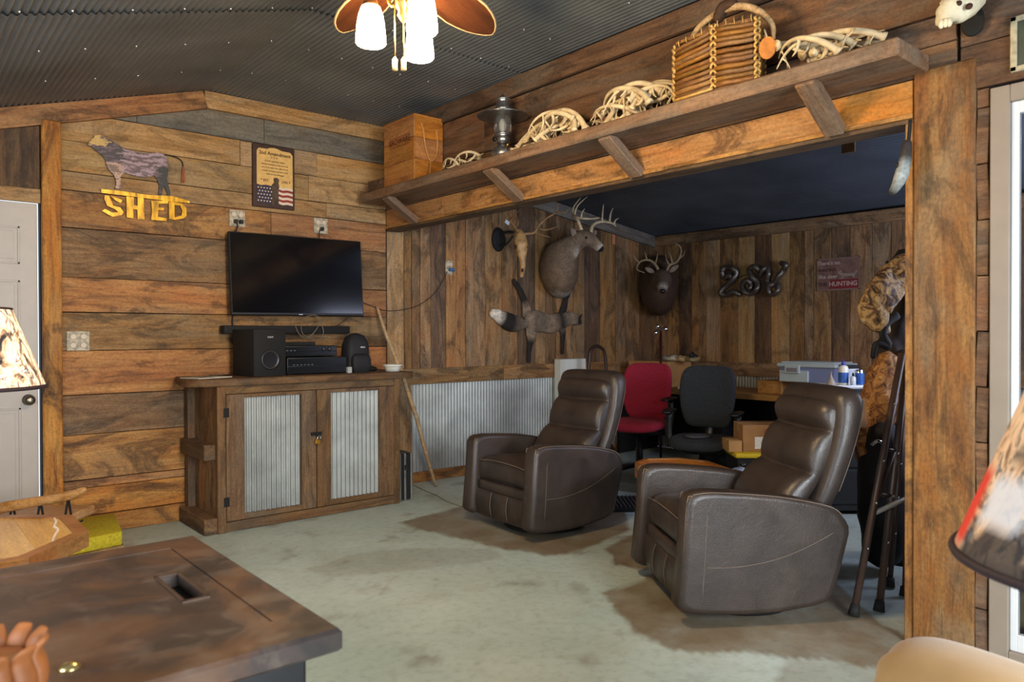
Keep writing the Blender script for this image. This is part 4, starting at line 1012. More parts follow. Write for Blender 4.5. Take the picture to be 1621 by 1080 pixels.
for i in range(5):
    a = cs_[i]
    for ph in (0, pi):
        pts = []
        for k in range(25):
            t = k / 24; an = t * pi * 9 + ph
            out = (a - V((3.1, 2.04, 0))).normalized()
            tg_ = V((-out.y, out.x, 0)); pts.append(V((a.x, a.y, SZ + .012 + (bz(i) - .008) * t)) + out * (.008 + .006 * sin(an * 2)) + tg_ * .013 * cos(an))
        obj('braid', B().tube(pts, .0065, 6, 2), BR, bk)
fl = B().prism([(p.x, p.y) for p in cs_], SZ + .001, SZ + .012); obj('base', fl, TW, bk)
obj('base_rod', B().tube([cs_[0] + V((-.012, 0, SZ + .008)), cs_[1] + V((-.015, 0, SZ + .008))], .0075, 8), BR, bk)
lid = B().prism([(p.x, p.y) for p in cs_], SZ + .28, SZ + .295); obj('lid', lid, TW, bk)
random.seed(6)
for i in range(4):
    a, c = cs_[i % 5], cs_[(i + 1) % 5]
    for k in range(5):
        t = (k + .5) / 5; p = a.lerp(c, t); z = SZ + bz(i) * (1 - t) + bz((i + 1) % 5) * t
        obj('stitch', B().tube([V((p.x, p.y, z - .012)), V((p.x - .008, p.y, z + .012)), V((p.x + .012, p.y + .01, z + .03))], .0028, 5, 2), BR, bk)
HB = wood('handle_branch', '#6a4828', '#b08c60', '#d0b088', '#8a7050', .2, .3)
obj('handle', B().sweep([V((3.02, 2.21, SZ + .27)), V((3.02, 2.16, SZ + .345)), V((3.03, 2.06, SZ + .39)), V((3.03, 1.94, SZ + .385)), V((3.05, 1.85, SZ + .34)), V((3.08, 1.80, SZ + .27)), V((3.08, 1.795, SZ + .20))], [.010, .014, .016, .017, .016, .013, .010], n=9, sub=4), HB, bk)
obj('handle_wrap', B().sweep([V((3.03, 2.045, SZ + .37)), V((3.03, 2.02, SZ + .405)), V((3.03, 1.97, SZ + .405))], [.028, .030, .026], n=12, sub=3, round_ends=True), pm('dark_binding', '#3a2410', .8, 0, .4, 60, .5, 80), bk)
tgm = Matrix.Translation(AX(1215, 76, 2.99)) @ Matrix.Rotation(-pi / 2, 4, 'Y') @ Matrix.Rotation(.3, 4, 'X')
obj('wood_tag', B().lathe([(.042, -.005), (.044, 0), (.042, .006)], (0, 0, 0), 20, Matrix.Diagonal((1.15, .85, 1, 1))), pm('tag_wood', '#b5702c', .6, 0, .3, 30), bk, True, tgm)
obj('tag_cord', B().tube([AX(1215, 62, 2.99), AX(1212, 52, 3.0), AX(1210, 46, 3.05)], .004, 6, 3), pm('white_cord', '#c8b8a0', .7), bk)

# ================================================================ CEILING FAN
fw = V((sin(radians(40.446)), cos(radians(40.446)), 0)); rt = V((fw.y, -fw.x, 0))
def FP(D, L, z): return fw * D + rt * L + V((0, 0, z))
HC = FP(2.76, -.40, 0)
fan = thing('ceiling_fan', 'ceiling fan with leaf shaped wooden blades and three lit glass shades', 'ceiling fan', (HC.x, HC.y, 3.0))
BRONZE = pm('antique_bronze', '#6b4a2c', .35, .85, .25, 20)
c0 = (HC.x, HC.y, 0)
obj('downrod', B().lathe([(.07, 3.01), (.072, 2.985), (.05, 2.95), (.013, 2.94), (.013, 2.76), (.04, 2.75)], c0, 20), BRONZE, fan)
obj('motor_housing', B().lathe([(.04, 2.752), (.10, 2.745), (.13, 2.72), (.135, 2.69), (.12, 2.655), (.07, 2.645), (.06, 2.63)], c0, 28), BRONZE, fan)
obj('light_kit_body', B().lathe([(.05, 2.64), (.055, 2.60), (.045, 2.565), (.032, 2.52), (.028, 2.49), (.018, 2.475), (.022, 2.46), (.012, 2.445), (.004, 2.435)], c0, 24), BRONZE, fan)
WB = wood('fan_blade_wood', '#241006', '#44200e', '#582e14', '#442814', .1, .2, rough=.4, spread=.05); RIM = pm('blade_rim', '#b59a74', .6, 0, .15)
zb_ = 2.655
tipR = AZ(818, 86, zb_); tipL = AZ(508, 91, zb_)
aR = math.atan2(tipR.y - HC.y, tipR.x - HC.x); LR = math.hypot(tipR.y - HC.y, tipR.x - HC.x)
aL = math.atan2(tipL.y - HC.y, tipL.x - HC.x); LL = math.hypot(tipL.y - HC.y, tipL.x - HC.x)
BL = min(.72, (LR + LL) / 2)
angs = [aR, aL]
span = (aL - aR) % (2 * pi); st_ = (2 * pi - span) / 4
angs += [aL + st_ * k for k in (1, 2, 3)]
def blade(a):
    ns = 14; up_, dn = [], []
    prof = [(.18, .030), (.24, .045), (.32, .066), (.42, .084), (.54, .096), (.66, .098), (.76, .088), (.85, .072), (.92, .050), (.97, .028), (1.0, .004)]
    poly = [(p * BL, w) for p, w in prof] + [(p * BL, -w) for p, w in reversed(prof)]
    M = Matrix.Translation((HC.x, HC.y, zb_)) @ Matrix.Rotation(a, 4, 'Z') @ Matrix.Rotation(radians(-10), 4, 'X')
    bl = obj('fan_blade', B().prism(poly, -.004, .004), WB, fan, True, M)
    obj('blade_edge', B().tube([(x, y, 0) for x, y in poly] + [(poly[0][0], poly[0][1], 0)], .0055, 6, 1), RIM, bl, True, M)
    obj('blade_arm', B().sweep([(.10, 0, .0), (.14, 0, -.012), (.19, 0, -.012), (.26, 0, -.008)], [.012, .012, .02, .024], [.006] * 4, n=8, sub=2), BRONZE, bl, True, M)
for a in angs: blade(a)
sg = NT('lit_glass_shade'); sg.set(Base_Color=(1, .93, .8, 1), Roughness=.4, Emission_Color=(1.0, .70, .36, 1), Emission_Strength=175.0)
SHADE = sg.m
spots = [(2.75, 587, 42), (2.64, 668, 22), (2.89, 664, 66)]
for D, px, py in spots:
    c = AD(px, py, D); ct_ = V((c.x, c.y, 0)); s_ = 1.0
    g = obj('glass_shade', B().lathe([(.022, .075), (.034, .07), (.044, .045), (.050, .01), (.054, -.03), (.056, -.060), (.052, -.066), (.044, -.069), (.001, -.070)], c, 28), SHADE, fan)
    d = (V((HC.x, HC.y, 0)) - ct_).normalized()
    obj('shade_holder', B().lathe([(.012, .105), (.024, .098), (.03, .08), (.03, .068)], c, 16), BRONZE, fan)
    obj('light_arm', B().tube([V((HC.x, HC.y, 2.53)), V((HC.x, HC.y, 2.50)).lerp(V((c.x, c.y, 2.49)), .35), V((c.x, c.y, c.z + .125)) + d * .045 + V((0, 0, .012)), V((c.x, c.y, c.z + .125)), V((c.x, c.y, c.z + .10))], .007, 8, 4), BRASS, fan)
for px, zt in ((625, 2.52), (639, 2.45)):
    q = AD(px, 60, 2.70); q.z = 0
    pc = obj('pull_chain', B().tube([(q.x, q.y, zt), (q.x, q.y, 2.285)], .0022, 6), BRASS, fan)
    obj('chain_fob', B().lathe([(.003, 2.29), (.010, 2.28), (.009, 2.25), (.011, 2.243), (.003, 2.24)], (q.x, q.y, 0), 10), pm('fob_wood', '#c8a870', .5), pc)

# ================================================================ TROPHIES
DF, DD, DW, DP = lin('#77614c'), lin('#4c3a2c'), lin('#cfc4b4'), lin('#9a8468')
def rack(t, base, dirs, L, mat, mult=1.0):
    """dirs = list of antler point lists: main beam then tines, in world space"""
    for beam in dirs:
        b = B(); main = beam[0]; n = len(main)
        b.sweep(main, [.019 * mult * (1 - .72 * (i / (n - 1)) ** 1.2) for i in range(n)], n=8, sub=4, round_ends=True)
        for tn in beam[1:]: b.sweep(tn, [.011 * mult, .008 * mult, .002] if len(tn) == 3 else [.011 * mult, .002], n=7, sub=3)
        obj('antler', b, mat, t)
def ear(t, base, tip, w, nrm, mat=FUR):
    base, tip, nrm = V(base), V(tip), V(nrm); d = tip - base; b = B()
    sd = d.cross(nrm).normalized()
    rs = []
    for k, ww in ((0, .35), (.2, .75), (.45, 1), (.7, .85), (.9, .45), (1, .05)):
        c = base + d * k; ring = []
        for j in range(10):
            a = 2 * pi * j / 10; ring.append(c + sd * w * ww * cos(a) + nrm.normalized() * (.006 * sin(a) - .016 * ww * (1 - abs(cos(a)))))
        rs.append(ring)
    b.rings(rs, True, True, True, [lin('#907a66')] * 6)
    obj('ear', b, mat, t)
# --- whitetail on the left wall, head turned to the right
d1 = thing('mounted_deer_head', 'mounted deer with tall antlers, head turned right, on the upright planks', 'trophy', AY(885, 430, YC))
def A(px, py, Y): return AY(px, py, Y)
m_ = .0062
pts = [A(888, 428, 5.44), A(885, 426, 5.36), A(884, 422, 5.27), A(889, 407, 5.17), A(900, 394, 5.10), A(911, 384, 5.07), A(922, 378, 5.05), A(933, 380, 5.03), A(942, 386, 5.02), A(949, 392, 5.01), A(951, 394, 5.0)]
ra = [r * m_ for r in (29, 31, 29, 24, 18, 15, 14, 11.5, 8.5, 7, 5)]
rb = [r * m_ for r in (46, 46, 40, 30, 20, 15, 14, 12, 9, 7.2, 5)]
cols = [DD, DF, DF, DF, DF, DF, DF, DF, DP, DW, lin('#181414')]
b = B().sweep(pts, ra, rb, up=(0, 0, 1), n=24, sub=5, cols=cols, round_ends=True)
for i, v in enumerate(b.v):   # pale throat and chest, fine tonal break-up
    c = b.c[i]; vv = V(v); n_ = mn.fractal(vv * 16, .7, 2, 4)
    k = 1 + n_ * .3
    th = A(917, 401, 4.97); dd = (vv - th).length
    if dd < .07: c = tuple(c[q] * (dd / .07) + DW[q] * (1 - dd / .07) for q in range(4))
    if vv.z < A(880, 462, 5.2).z: c = tuple(c[q] * .45 + DW[q] * .5 for q in range(4))
    b.c[i] = (c[0] * k, c[1] * k, c[2] * k, 1)
    b.v[i] = tuple(vv + vv.cross(V((0, 0, 1))).normalized() * n_ * .004)
body = obj('hide', b, FUR, d1)
b = B().sphere(A(951, 393, 4.985), (.022, .020, .020), 12, 8); obj('nose', b, BLACK, d1)
for q in (A(927.5, 376.5, 4.972),): obj('eye', B().sphere(q, .014, 12, 8), pm('glass_eye', '#0a0806', .05), d1)
ear(d1, A(912, 374, 5.03), A(904, 362, 5.02), .042, (-.3, -1, .3)); ear(d1, A(938, 373, 5.10), A(945, 366, 5.12), .028, (.5, -1, .3))
def pl3(Y, *pp): return [A(x, y, Y + (dy[0] if dy else 0)) for (x, y, *dy) in pp]
rack(d1, None, [
    [pl3(5.05, (922, 369), (918, 358), (914, 348), (907, 340, -.08), (912, 344, -.2), (924, 346, -.28), (936, 346.5, -.3), (948, 345, -.3)),
     pl3(4.98, (907, 341), (908, 328), (920, 312)), pl3(4.95, (909, 342), (914, 326), (930, 311)), pl3(4.80, (920, 345), (921, 337), (926, 330))],
    [pl3(5.08, (935, 369), (937, 360), (942, 354), (952, 351), (962, 352), (970, 354), (975, 358)),
     pl3(5.08, (953, 350), (954, 335), (956, 317)), pl3(5.08, (965, 351), (967, 337), (973, 325)), pl3(5.08, (972, 355), (974, 349), (980, 345))]], 1, IVORY)
# --- deer in the far corner facing the room
d2 = thing('mounted_deer_head', 'dark mounted deer facing the room in the far corner of the lean-to', 'trophy', (6.6, 5.3, 1.7))
m2 = .0066
def A2(px, py, D): return AD(px, py, D)
pts = [A2(1044, 452, 8.40), A2(1043, 452, 8.25), A2(1043, 456, 8.1), A2(1045, 452, 7.95), A2(1047, 444, 7.85), A2(1049, 442, 7.76), A2(1049, 452, 7.66), A2(1049, 458, 7.62), A2(1049, 461, 7.60)]
ra = [r * m2 for r in (30, 31, 30, 24, 17, 13, 9.5, 7, 4)]; rb = [r * m2 for r in (52, 50, 42, 30, 20, 13, 10, 7, 4)]
dk_ = lin('#4a3424'); cols = [dk_] * 5 + [lin('#6a5442'), lin('#5a4636'), lin('#a09484'), lin('#141010')]
b = B().sweep(pts, ra, rb, up=(0, 0, 1), n=22, sub=4, cols=cols, round_ends=True); obj('hide', b, FUR, d2)
for px in (1041, 1057): obj('eye', B().sphere(A2(px, 438, 7.72), .013, 10, 6), pm('glass_eye', '#0a0806'), d2)
obj('nose', B().sphere(A2(1049, 461, 7.59), (.026, .026, .02), 10, 6), BLACK, d2)
tow = (EYE - A2(1049, 442, 7.8)).normalized()
ear(d2, A2(1036, 432, 7.84), A2(1021, 424, 7.82), .026, tow); ear(d2, A2(1060, 431, 7.84), A2(1074, 420, 7.82), .026, tow)
def pl4(*pp): return [A2(x, y, 7.86) for x, y in pp]
rack(d2, None, [[pl4((1043, 430), (1038, 420), (1028, 412), (1014, 414), (1008, 426), (1020, 432)), pl4((1024, 412), (1022, 404), (1020, 398)), pl4((1012, 416), (1006, 410), (1002, 402)), pl4((1037, 419), (1040, 408), (1041, 400))],
                [pl4((1055, 430), (1060, 420), (1072, 414), (1078, 400), (1076, 390), (1068, 385)), pl4((1064, 417), (1062, 406), (1058, 398)), pl4((1074, 410), (1082, 404), (1084, 396)), pl4((1060, 421), (1055, 411), (1054, 402))]], 1, pm('dull_antler', '#8a7654', .6, 0, .3), .9)
# --- antlered skull on a black arm
sk = thing('skull_mount', 'antlered deer skull held out from the wall on a black round plate', 'trophy', AY(790, 378, YC))
pc_ = AY(791, 379, 5.42)
obj('wall_plate', B().lathe([(.055, .03), (.075, .022), (.08, .008), (.075, 0)], (0, 0, 0), 24, Matrix.Diagonal((1, 1.45, 1, 1))), BLACKM, sk, True, Matrix.Translation((pc_.x, 5.448, pc_.z)) @ Matrix.Rotation(pi / 2, 4, 'X'))
obj('arm', B().tube([(pc_.x, 5.425, pc_.z + .04), AY(803, 367, 5.34), AY(812, 368, 5.27)], .012, 8, 3).tube([(pc_.x, 5.425, pc_.z - .06), AY(800, 388, 5.36), AY(812, 374, 5.27)], .011, 8, 3), BLACKM, sk)['kind'] = 'stuff'
S_ = lambda x, y, Y=5.24: AY(x, y, Y)
b = B().sweep([S_(820, 369, 5.27), S_(823, 376, 5.25), S_(825, 388, 5.23), S_(826, 400, 5.22), S_(827, 412, 5.21), S_(827, 426, 5.21), S_(826, 437, 5.22)], [.045, .062, .066, .050, .032, .026, .018], [.04, .055, .058, .045, .03, .022, .014], up=(0, -1, 0), n=16, sub=4, round_ends=True)
for i, v in enumerate(b.v): b.v[i] = tuple(V(v) + V((0, mn.noise(V(v) * 30) * .008, 0)))
obj('skull', b, pm('amber_bone', '#b48a56', .5, 0, .45, 16, .3, 50), sk)
for px in (816, 833): obj('eye_socket', B().sphere(S_(px, 391, 5.19), (.017, .012, .022), 10, 6), pm('socket_dark', '#3a1c0c', .8), sk)
obj('nose_opening', B().sphere(S_(827, 428, 5.19), (.013, .01, .020), 10, 6), pm('socket_dark', '#3a1c0c'), sk)
rack(sk, None, [
    [[S_(826, 371, 5.25), S_(836, 370, 5.22), S_(846, 368, 5.18), S_(855, 355, 5.12), S_(866, 345, 5.08), S_(880, 336, 5.05), S_(884, 322, 5.04)],
     [S_(846, 368, 5.18), S_(857, 372, 5.12), S_(871, 375.5, 5.05)], [S_(852, 361, 5.14), S_(864, 364.5, 5.08), S_(884, 358, 5.02)], [S_(880, 336, 5.05), S_(893, 337, 5.0), S_(902, 330, 4.96)]],
    [[S_(822, 371, 5.25), S_(818, 364, 5.2), S_(812, 356, 5.14), S_(804, 346, 5.1), S_(798, 338, 5.08), S_(795, 328, 5.06)],
     [S_(817, 362, 5.2), S_(820, 352, 5.12), S_(817, 340, 5.05)], [S_(806, 348, 5.1), S_(814, 342, 5.02), S_(820, 334, 4.96)]]], 1, pm('brown_antler', '#9a744c', .5, 0, .35, 18), .8)
tag(obj('paper_tag', B().cbox((0, 0, 0), (.05, .004, .035), None, .001), pm('clear_tag', '#c8ccd0', .3), None, True, Matrix.Translation(S_(803, 352, 5.07)) @ Matrix.Rotation(.5, 4, 'Y')), 'small white tag tied to the antlered skull', 'tag')
# --- fox pelt pinned to the wall
fx = thing('fox_pelt', 'grey fox pelt with a white tipped tail stretched on the planks', 'pelt', AY(850, 510, YC))
def P_(x, y, Y=5.425): return AY(770 + x / 6.75, 430 + y / 6.75, Y)
fg, fk, fb_, fw_ = lin('#6a5c4c'), lin('#1e1612'), lin('#8c7660'), lin('#dcd0c0')
b = B()
u_ = .0052 / 1.0
def leg(pts, w, c): b.sweep([P_(*p) for p in pts], [x * .00092 for x in w], [.014] * len(w), up=(0, -1, 0), n=12, sub=4, cols=c, round_ends=True)
b.sweep([P_(60, 445), P_(110, 465), P_(180, 505), P_(260, 545), P_(340, 560), P_(410, 560), P_(450, 540), P_(520, 530), P_(600, 545), P_(700, 555), P_(790, 530), P_(850, 510), P_(910, 500), P_(960, 520), P_(1000, 540)],
        [x * .00092 for x in (42, 62, 85, 92, 80, 48, 95, 120, 110, 105, 100, 82, 75, 60, 30)], [.028, .04, .05, .05, .04, .03, .03, .032, .032, .032, .03, .03, .035, .03, .02], up=(0, -1, 0), n=18, sub=4,
        cols=[fw_, fw_, fk, fk, fg, fg, fb_, fg, fg, fb_, fk, fg, fb_, fg, fk], round_ends=True)
leg([(440, 470), (430, 400), (400, 300), (350, 190), (290, 95)], [75, 62, 42, 34, 24], [fg, fb_, fk, fk, fk])
leg([(480, 600), (480, 680), (470, 760), (455, 860), (450, 960)], [80, 72, 40, 25, 22], [fg, fb_, fk, fk, fk])
leg([(800, 480), (830, 380), (850, 290), (900, 190)], [55, 45, 32, 26], [fk, fk, fk, fk])
leg([(810, 580), (815, 680), (812, 770), (808, 870)], [50, 38, 24, 20], [fg, fk, fk, fk])
for i, v in enumerate(b.v):
    vv = V(v); n_ = mn.fractal(vv * 28, .8, 2, 4); y = min(vv.y, 5.444); b.v[i] = (vv.x + n_ * .005, y - abs(n_) * .006 * (y < 5.44), vv.z + n_ * .005)
    c = b.c[i]; k = 1 + n_ * .45; b.c[i] = (c[0] * k, c[1] * k, c[2] * k, 1)
obj('hide', b, FUR, fx)
for q in ((1020, 455, 1035, 500), (1000, 560, 990, 600)):
    obj('ear', B().sweep([P_(985, 520, 5.40), P_(q[0], q[1], 5.39)], [.022, .006], [.008, .003], up=(0, -1, 0), n=8, sub=2), BLACKM, fx)
o = tag(obj('orange_tag', B().cbox((0, 0, 0), (.052, .003, .12), None, .001), pm('orange_paper', '#c47a54', .7), None, True, Matrix.Translation(AY(971.5, 378, YC - .006))), 'small orange paper tag on the planks right of the deer', 'tag')

# --- skull and framed picture high on the right wall
s2 = thing('boar_skull', 'pale animal skull on the wall at the top edge near the glazed door', 'trophy', (3.1, 1.09, 2.6))
b = B().sweep([AX(1532, -8, 3.16), AX(1524, 4, 3.08), AX(1512, 14, 3.04), AX(1500, 22, 3.02), AX(1492, 32, 3.02)], [.065, .075, .062, .046, .026], [.05, .055, .05, .04, .025], up=(-1, 0, 0), n=14, sub=4, round_ends=True)
for i, v in enumerate(b.v): b.v[i] = tuple(V(v) + V((1, 1, 1)) * mn.noise(V(v) * 45) * .008)
obj('skull', b, BONEW, s2)
for q in ((1517, 6), (1534, 10)): obj('eye_socket', B().sphere(AX(*q, 3.0), (.009, .013, .012), 8, 6), pm('socket_dark', '#3a1c0c'), s2)
for k, q in enumerate(((1490, 38), (1497, 36), (1503, 35))): obj('tooth', B().sphere(AX(*q, 2.99), (.010, .011, .018), 8, 6), BONEW, s2)
obj('back_plate', B().lathe([(.04, 0), (.045, .008), (.04, .014)], (0, 0, 0), 20, Matrix.Diagonal((1.35, .9, 1, 1))), BLACKM, s2, True, Matrix.Translation(AX(1541, 34, 3.225)) @ Matrix.Rotation(-pi / 2, 4, 'Y'))
obj('mount_wire', B().tube([AX(1530, 8, 3.10), AX(1540, 20, 3.20)], .005, 6), CHROME, s2)
pf = thing('framed_picture', 'small distressed cream frame with a dark green picture over the glazed door', 'picture', (3.22, .8, 2.36))
fb2 = B(); ya, yb, za, zb2 = .912, .55, 2.254, 2.459
for lo, hi in (((3.218, ya - .022, za), (3.238, ya, zb2)), ((3.218, yb, za), (3.238, yb + .022, zb2)), ((3.218, yb, za), (3.238, ya, za + .02)), ((3.218, yb, zb2 - .02), (3.238, ya, zb2))): fb2.box(lo, hi, None, .003)
obj('frame', fb2, pm('distressed_cream', '#b0a486', .6, 0, .3, 40), pf)
obj('picture', B().box((3.226, yb + .02, za + .018), (3.232, ya - .02, zb2 - .018)), pm('dark_green_picture', '#3c4234', .5, 0, .25, 14), pf)
# ================================================================ LEAN-TO: desk, chairs, clutter
dk = thing('desk', 'long plain wooden desk along the far wall of the lean-to', 'desk', (6.35, 4.0, 0))
board('desk_top', (6.38, 5.42, .715), (6.38, 2.55, .715), (1, 0, 0), .78, .05, W_DESK, dk, .004)
for y in (5.38, 4.1, 2.6): obj('support_panel', B().box((6.1, y - .02, 0), (6.74, y + .02, .69)), BLACKM, dk)
obj('modesty_panel', B().box((6.70, 2.6, .15), (6.72, 5.38, .69)), BLACKM, dk)
def fabric(name, col, var=.25):
    return pm(name, col, .95, 0, var, 90, .5, 220)
def office_chair(label, loc, rz, fab, seat_z=.45):
    t = thing('office_chair', label, 'office chair', loc, rz)
    def L(n, b, m): return local(n, b, m, t)
    b = B(); rs = []; K = 26
    for z, w, y, th in ((.50, .13, .205, .02), (.52, .175, .20, .035), (.58, .20, .19, .045), (.68, .225, .19, .045), (.80, .235, .205, .042), (.90, .232, .225, .04), (.97, .215, .24, .036), (1.005, .18, .248, .028), (1.02, .13, .25, .012)):
        ring = []
        for k in range(K):
            a = 2 * pi * k / K; ca, sa = cos(a), sin(a); x = math.copysign(abs(ca) ** .5, ca) * w
            ring.append(V((x, y + math.copysign(abs(sa) ** .6, sa) * th - .05 * (x / .235) ** 2 * 1.0 + .02, z)))
        rs.append(ring)
    o = L('backrest', b.rings(rs, True, True), fab); subsurf(o, 1)
    b = B(); rs = []
    for z, k_ in ((seat_z - .055, .80), (seat_z - .045, .95), (seat_z - .02, 1.0), (seat_z + .01, .98), (seat_z + .025, .88), (seat_z + .028, .6), (seat_z + .024, .2)):
        ring = []
        for k in range(28):
            a = 2 * pi * k / 28; ca, sa = cos(a), sin(a)
            x = math.copysign(abs(ca) ** .6, ca) * .255 * k_; y = math.copysign(abs(sa) ** .6, sa) * .245 * k_ - .03
            ring.append(V((x, y, z - (.03 * max(0, (-y - .12) / .15) ** 2))))
        rs.append(ring)
    o = L('seat', b.rings(rs, True, True), fab); subsurf(o, 1)
    L('seat_pan', B().lathe([(.17, 0), (.21, .03), (.19, .05)], (0, -.02, seat_z - .10), 20), BLACK)
    L('back_support', B().sweep([(0, .05, seat_z - .07), (0, .2, seat_z - .06), (0, .27, seat_z + .05), (0, .265, .75)], [.04, .04, .035, .03], [.012] * 4, up=(0, 1, .2), n=10, sub=4), BLACK)
    for s in (-1, 1):
        p = L('arm_post', B().sweep([(s * .17, -.0, seat_z - .06), (s * .25, 0, seat_z - .05), (s * .28, .01, seat_z + .02), (s * .28, .01, seat_z + .20)], [.022, .024, .03, .028], [.014] * 4, up=(0, 1, 0), n=10, sub=4), BLACK)
        L('armrest', B().sweep([(s * .275, .12, seat_z + .215), (s * .28, .0, seat_z + .222), (s * .27, -.13, seat_z + .215)], [.036, .044, .036], [.014, .016, .012], n=12, sub=4, ex=3, round_ends=True), BLACK)
    L('column', B().lathe([(.05, .10), (.05, .14), (.032, .15), (.032, .27), (.022, .275), (.022, seat_z - .09)], (0, -.02, 0), 16), BLACK)
    for k in range(5):
        a = 2 * pi * k / 5 + .3; e = V((.25 * cos(a), .25 * sin(a) - .02, .075))
        L('base_leg', B().sweep([(0, -.02, .12), (e.x * .5, e.y * .5 - .01, .105), e], [.032, .026, .018], [.02, .017, .012], n=8, sub=3), BLACK)
        L('caster', B().lathe([(.012, -.026), (.028, -.024), (.028, -.006), (.012, -.004), (.012, .004), (.028, .006), (.028, .024), (.012, .026)], (e.x, e.y, .029), 14, Matrix.Rotation(a, 4, 'Z') @ Matrix.Rotation(pi / 2, 4, 'X')), BLACK)
    return t
def face_cam(c, extra=0.0): return math.atan2(-c.x * 0 + (EYE.y - c.y), (EYE.x - c.x)) + pi / 2 + extra
def at_depth(px, D, z=0.0): return fw * D + rt * ((px - 810.5) / FPX * D) + V((0, 0, z))
cA = at_depth(1013, 6.65); cB = at_depth(1112, 6.05)
office_chair('crimson fabric office chair behind the farther recliner', cA, face_cam(cA, -.35), fabric('crimson_fabric', '#8c1830'), .50)
office_chair('black mesh office chair in front of the desk', cB, face_cam(cB, -.22), fabric('black_mesh', '#26292b', .4), .43)
tag(obj('flat_cushion', B().sphere(at_depth(1105, 6.0, .462), (.13, .10, .014), 20, 6), pm('grey_pad', '#4c4c4e', .6)), 'flat dark grey pad lying on the black office chair', 'pad')
# things on the desk
CARD = pm('cardboard', '#a87c48', .85, 0, .12, 8); CARD2 = pm('cardboard_dark', '#9c7040', .85, 0, .15, 8)
def carton(name, label, c, size, rz, mat=CARD, flap=True, cat='box'):
    t = thing(name, label, cat, c, rz); sx, sy, szz = size
    local('box_body', B().box((-sx / 2, -sy / 2, 0), (sx / 2, sy / 2, szz - .002), None, .002), mat, t)
    for s in (-1, 1): local('lid_flap', B().box((-sx / 2, s * .001 if s > 0 else -sy / 2, szz - .002), (sx / 2, sy / 2 if s > 0 else -.001, szz + .001)), mat, t)
    if flap: local('packing_tape', B().box((-sx / 2 - .0006, -.025, szz * .72), (sx / 2 + .0006, .025, szz + .002)), pm('tape_tan', '#b08c58', .35), t)
    return t
bc = AX(1075, 600, 6.42)
carton('cardboard_box', 'large cardboard box on the left end of the desk behind the crimson chair', (6.35, 5.02, .74), (.40, .52, .26), 0, CARD)
random.seed(12)
gl = [('tan leather glove on top of the large cardboard box', '#b89c70'), ('pale crumpled paper on top of the large cardboard box', '#c8bca0'), ('olive cloth heaped on top of the large cardboard box', '#8c7c54'), ('grey rag at the left edge of the large cardboard box', '#8c8c84'), ('small black object sticking up from the heap on the box', '#141210')]
for k, (lb, col) in enumerate(gl):
    px = (1082, 1068, 1096, 1060, 1098)[k]; c = AX(px, 572, 6.30); c.z = 1.004 + (.035 if k == 4 else .0)
    b = B().sphere((c.x, c.y, c.z + .024), (.07, .085 if k != 4 else .03, .03), 16, 10)
    for i, v in enumerate(b.v): b.v[i] = tuple(V(v) + V((0, 0, max(-.01, mn.noise(V(v) * 25) * .03) if v[2] > c.z + .012 else 0)))
    tag(obj(('leather_glove', 'crumpled_paper', 'folded_cloth', 'rag', 'clip')[k], b, pm('heap_%s' % col[1:], col, .85, 0, .3, 30)), lb, ('glove', 'paper', 'cloth', 'cloth', 'clip')[k])
c = AX(1086, 604, 6.08); tag(obj('paper_stack', B().cbox((0, 0, .02), (.16, .13, .035), None, .004), pm('old_paper', '#c4b090', .8, 0, .3, 30), None, True, Matrix.Translation((6.08, c.y, .742)) @ Matrix.Rotation(.4, 4, 'Z')), 'small stack of papers in front of the large cardboard box', 'papers')
# brown box and latch bin at the right of the desk
c = AX(1232, 622, 6.3); tag(obj('wood_block', B().box((6.15, c.y - .12, .742), (6.55, c.y + .12, .86), None, .004), W_DESK), 'low wooden block on the desk under the grey storage bin', 'block')
bn = thing('storage_bin', 'grey plastic storage bin with a latched lid on the desk', 'bin', AX(1275, 600, 6.2))
BINP = pm('bin_grey', '#aab4b0', .4, 0, .05); BIND = pm('bin_blue_plastic', '#7c84a4', .35, 0, .08)  # lid and latch are grey, the body has its own blue
c1, c2 = AX(1232, 600, 6.12), AX(1322, 600, 6.12)
bx0, by1, by0 = 6.12, c1.y, c2.y; z0 = .862
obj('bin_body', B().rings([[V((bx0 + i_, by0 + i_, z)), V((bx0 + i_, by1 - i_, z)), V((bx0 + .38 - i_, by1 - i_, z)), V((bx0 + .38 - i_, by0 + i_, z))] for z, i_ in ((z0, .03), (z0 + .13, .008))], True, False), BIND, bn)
obj('bin_lid', B().box((bx0 - .012, by0 - .012, z0 + .13), (bx0 + .392, by1 + .012, z0 + .165), None, .01).box((bx0 + .02, by0 + .02, z0 + .165), (bx0 + .36, by1 - .02, z0 + .178), None, .006), BINP, bn)
ym = by1 - .14
obj('latch', B().box((bx0 - .022, ym - .07, z0 + .075), (bx0 - .002, ym + .07, z0 + .15), None, .006), BINP, bn)
obj('latch_recess', B().box((bx0 - .024, ym - .05, z0 + .088), (bx0 - .020, ym + .05, z0 + .125), None, .003), pm('recess_grey', '#7c7474', .5), bn)
obj('front_skirt', B().box((bx0 - .004, by1 - .28, z0 + .0), (bx0 + .02, by1 - .01, z0 + .10), None, .006), BINP, bn)
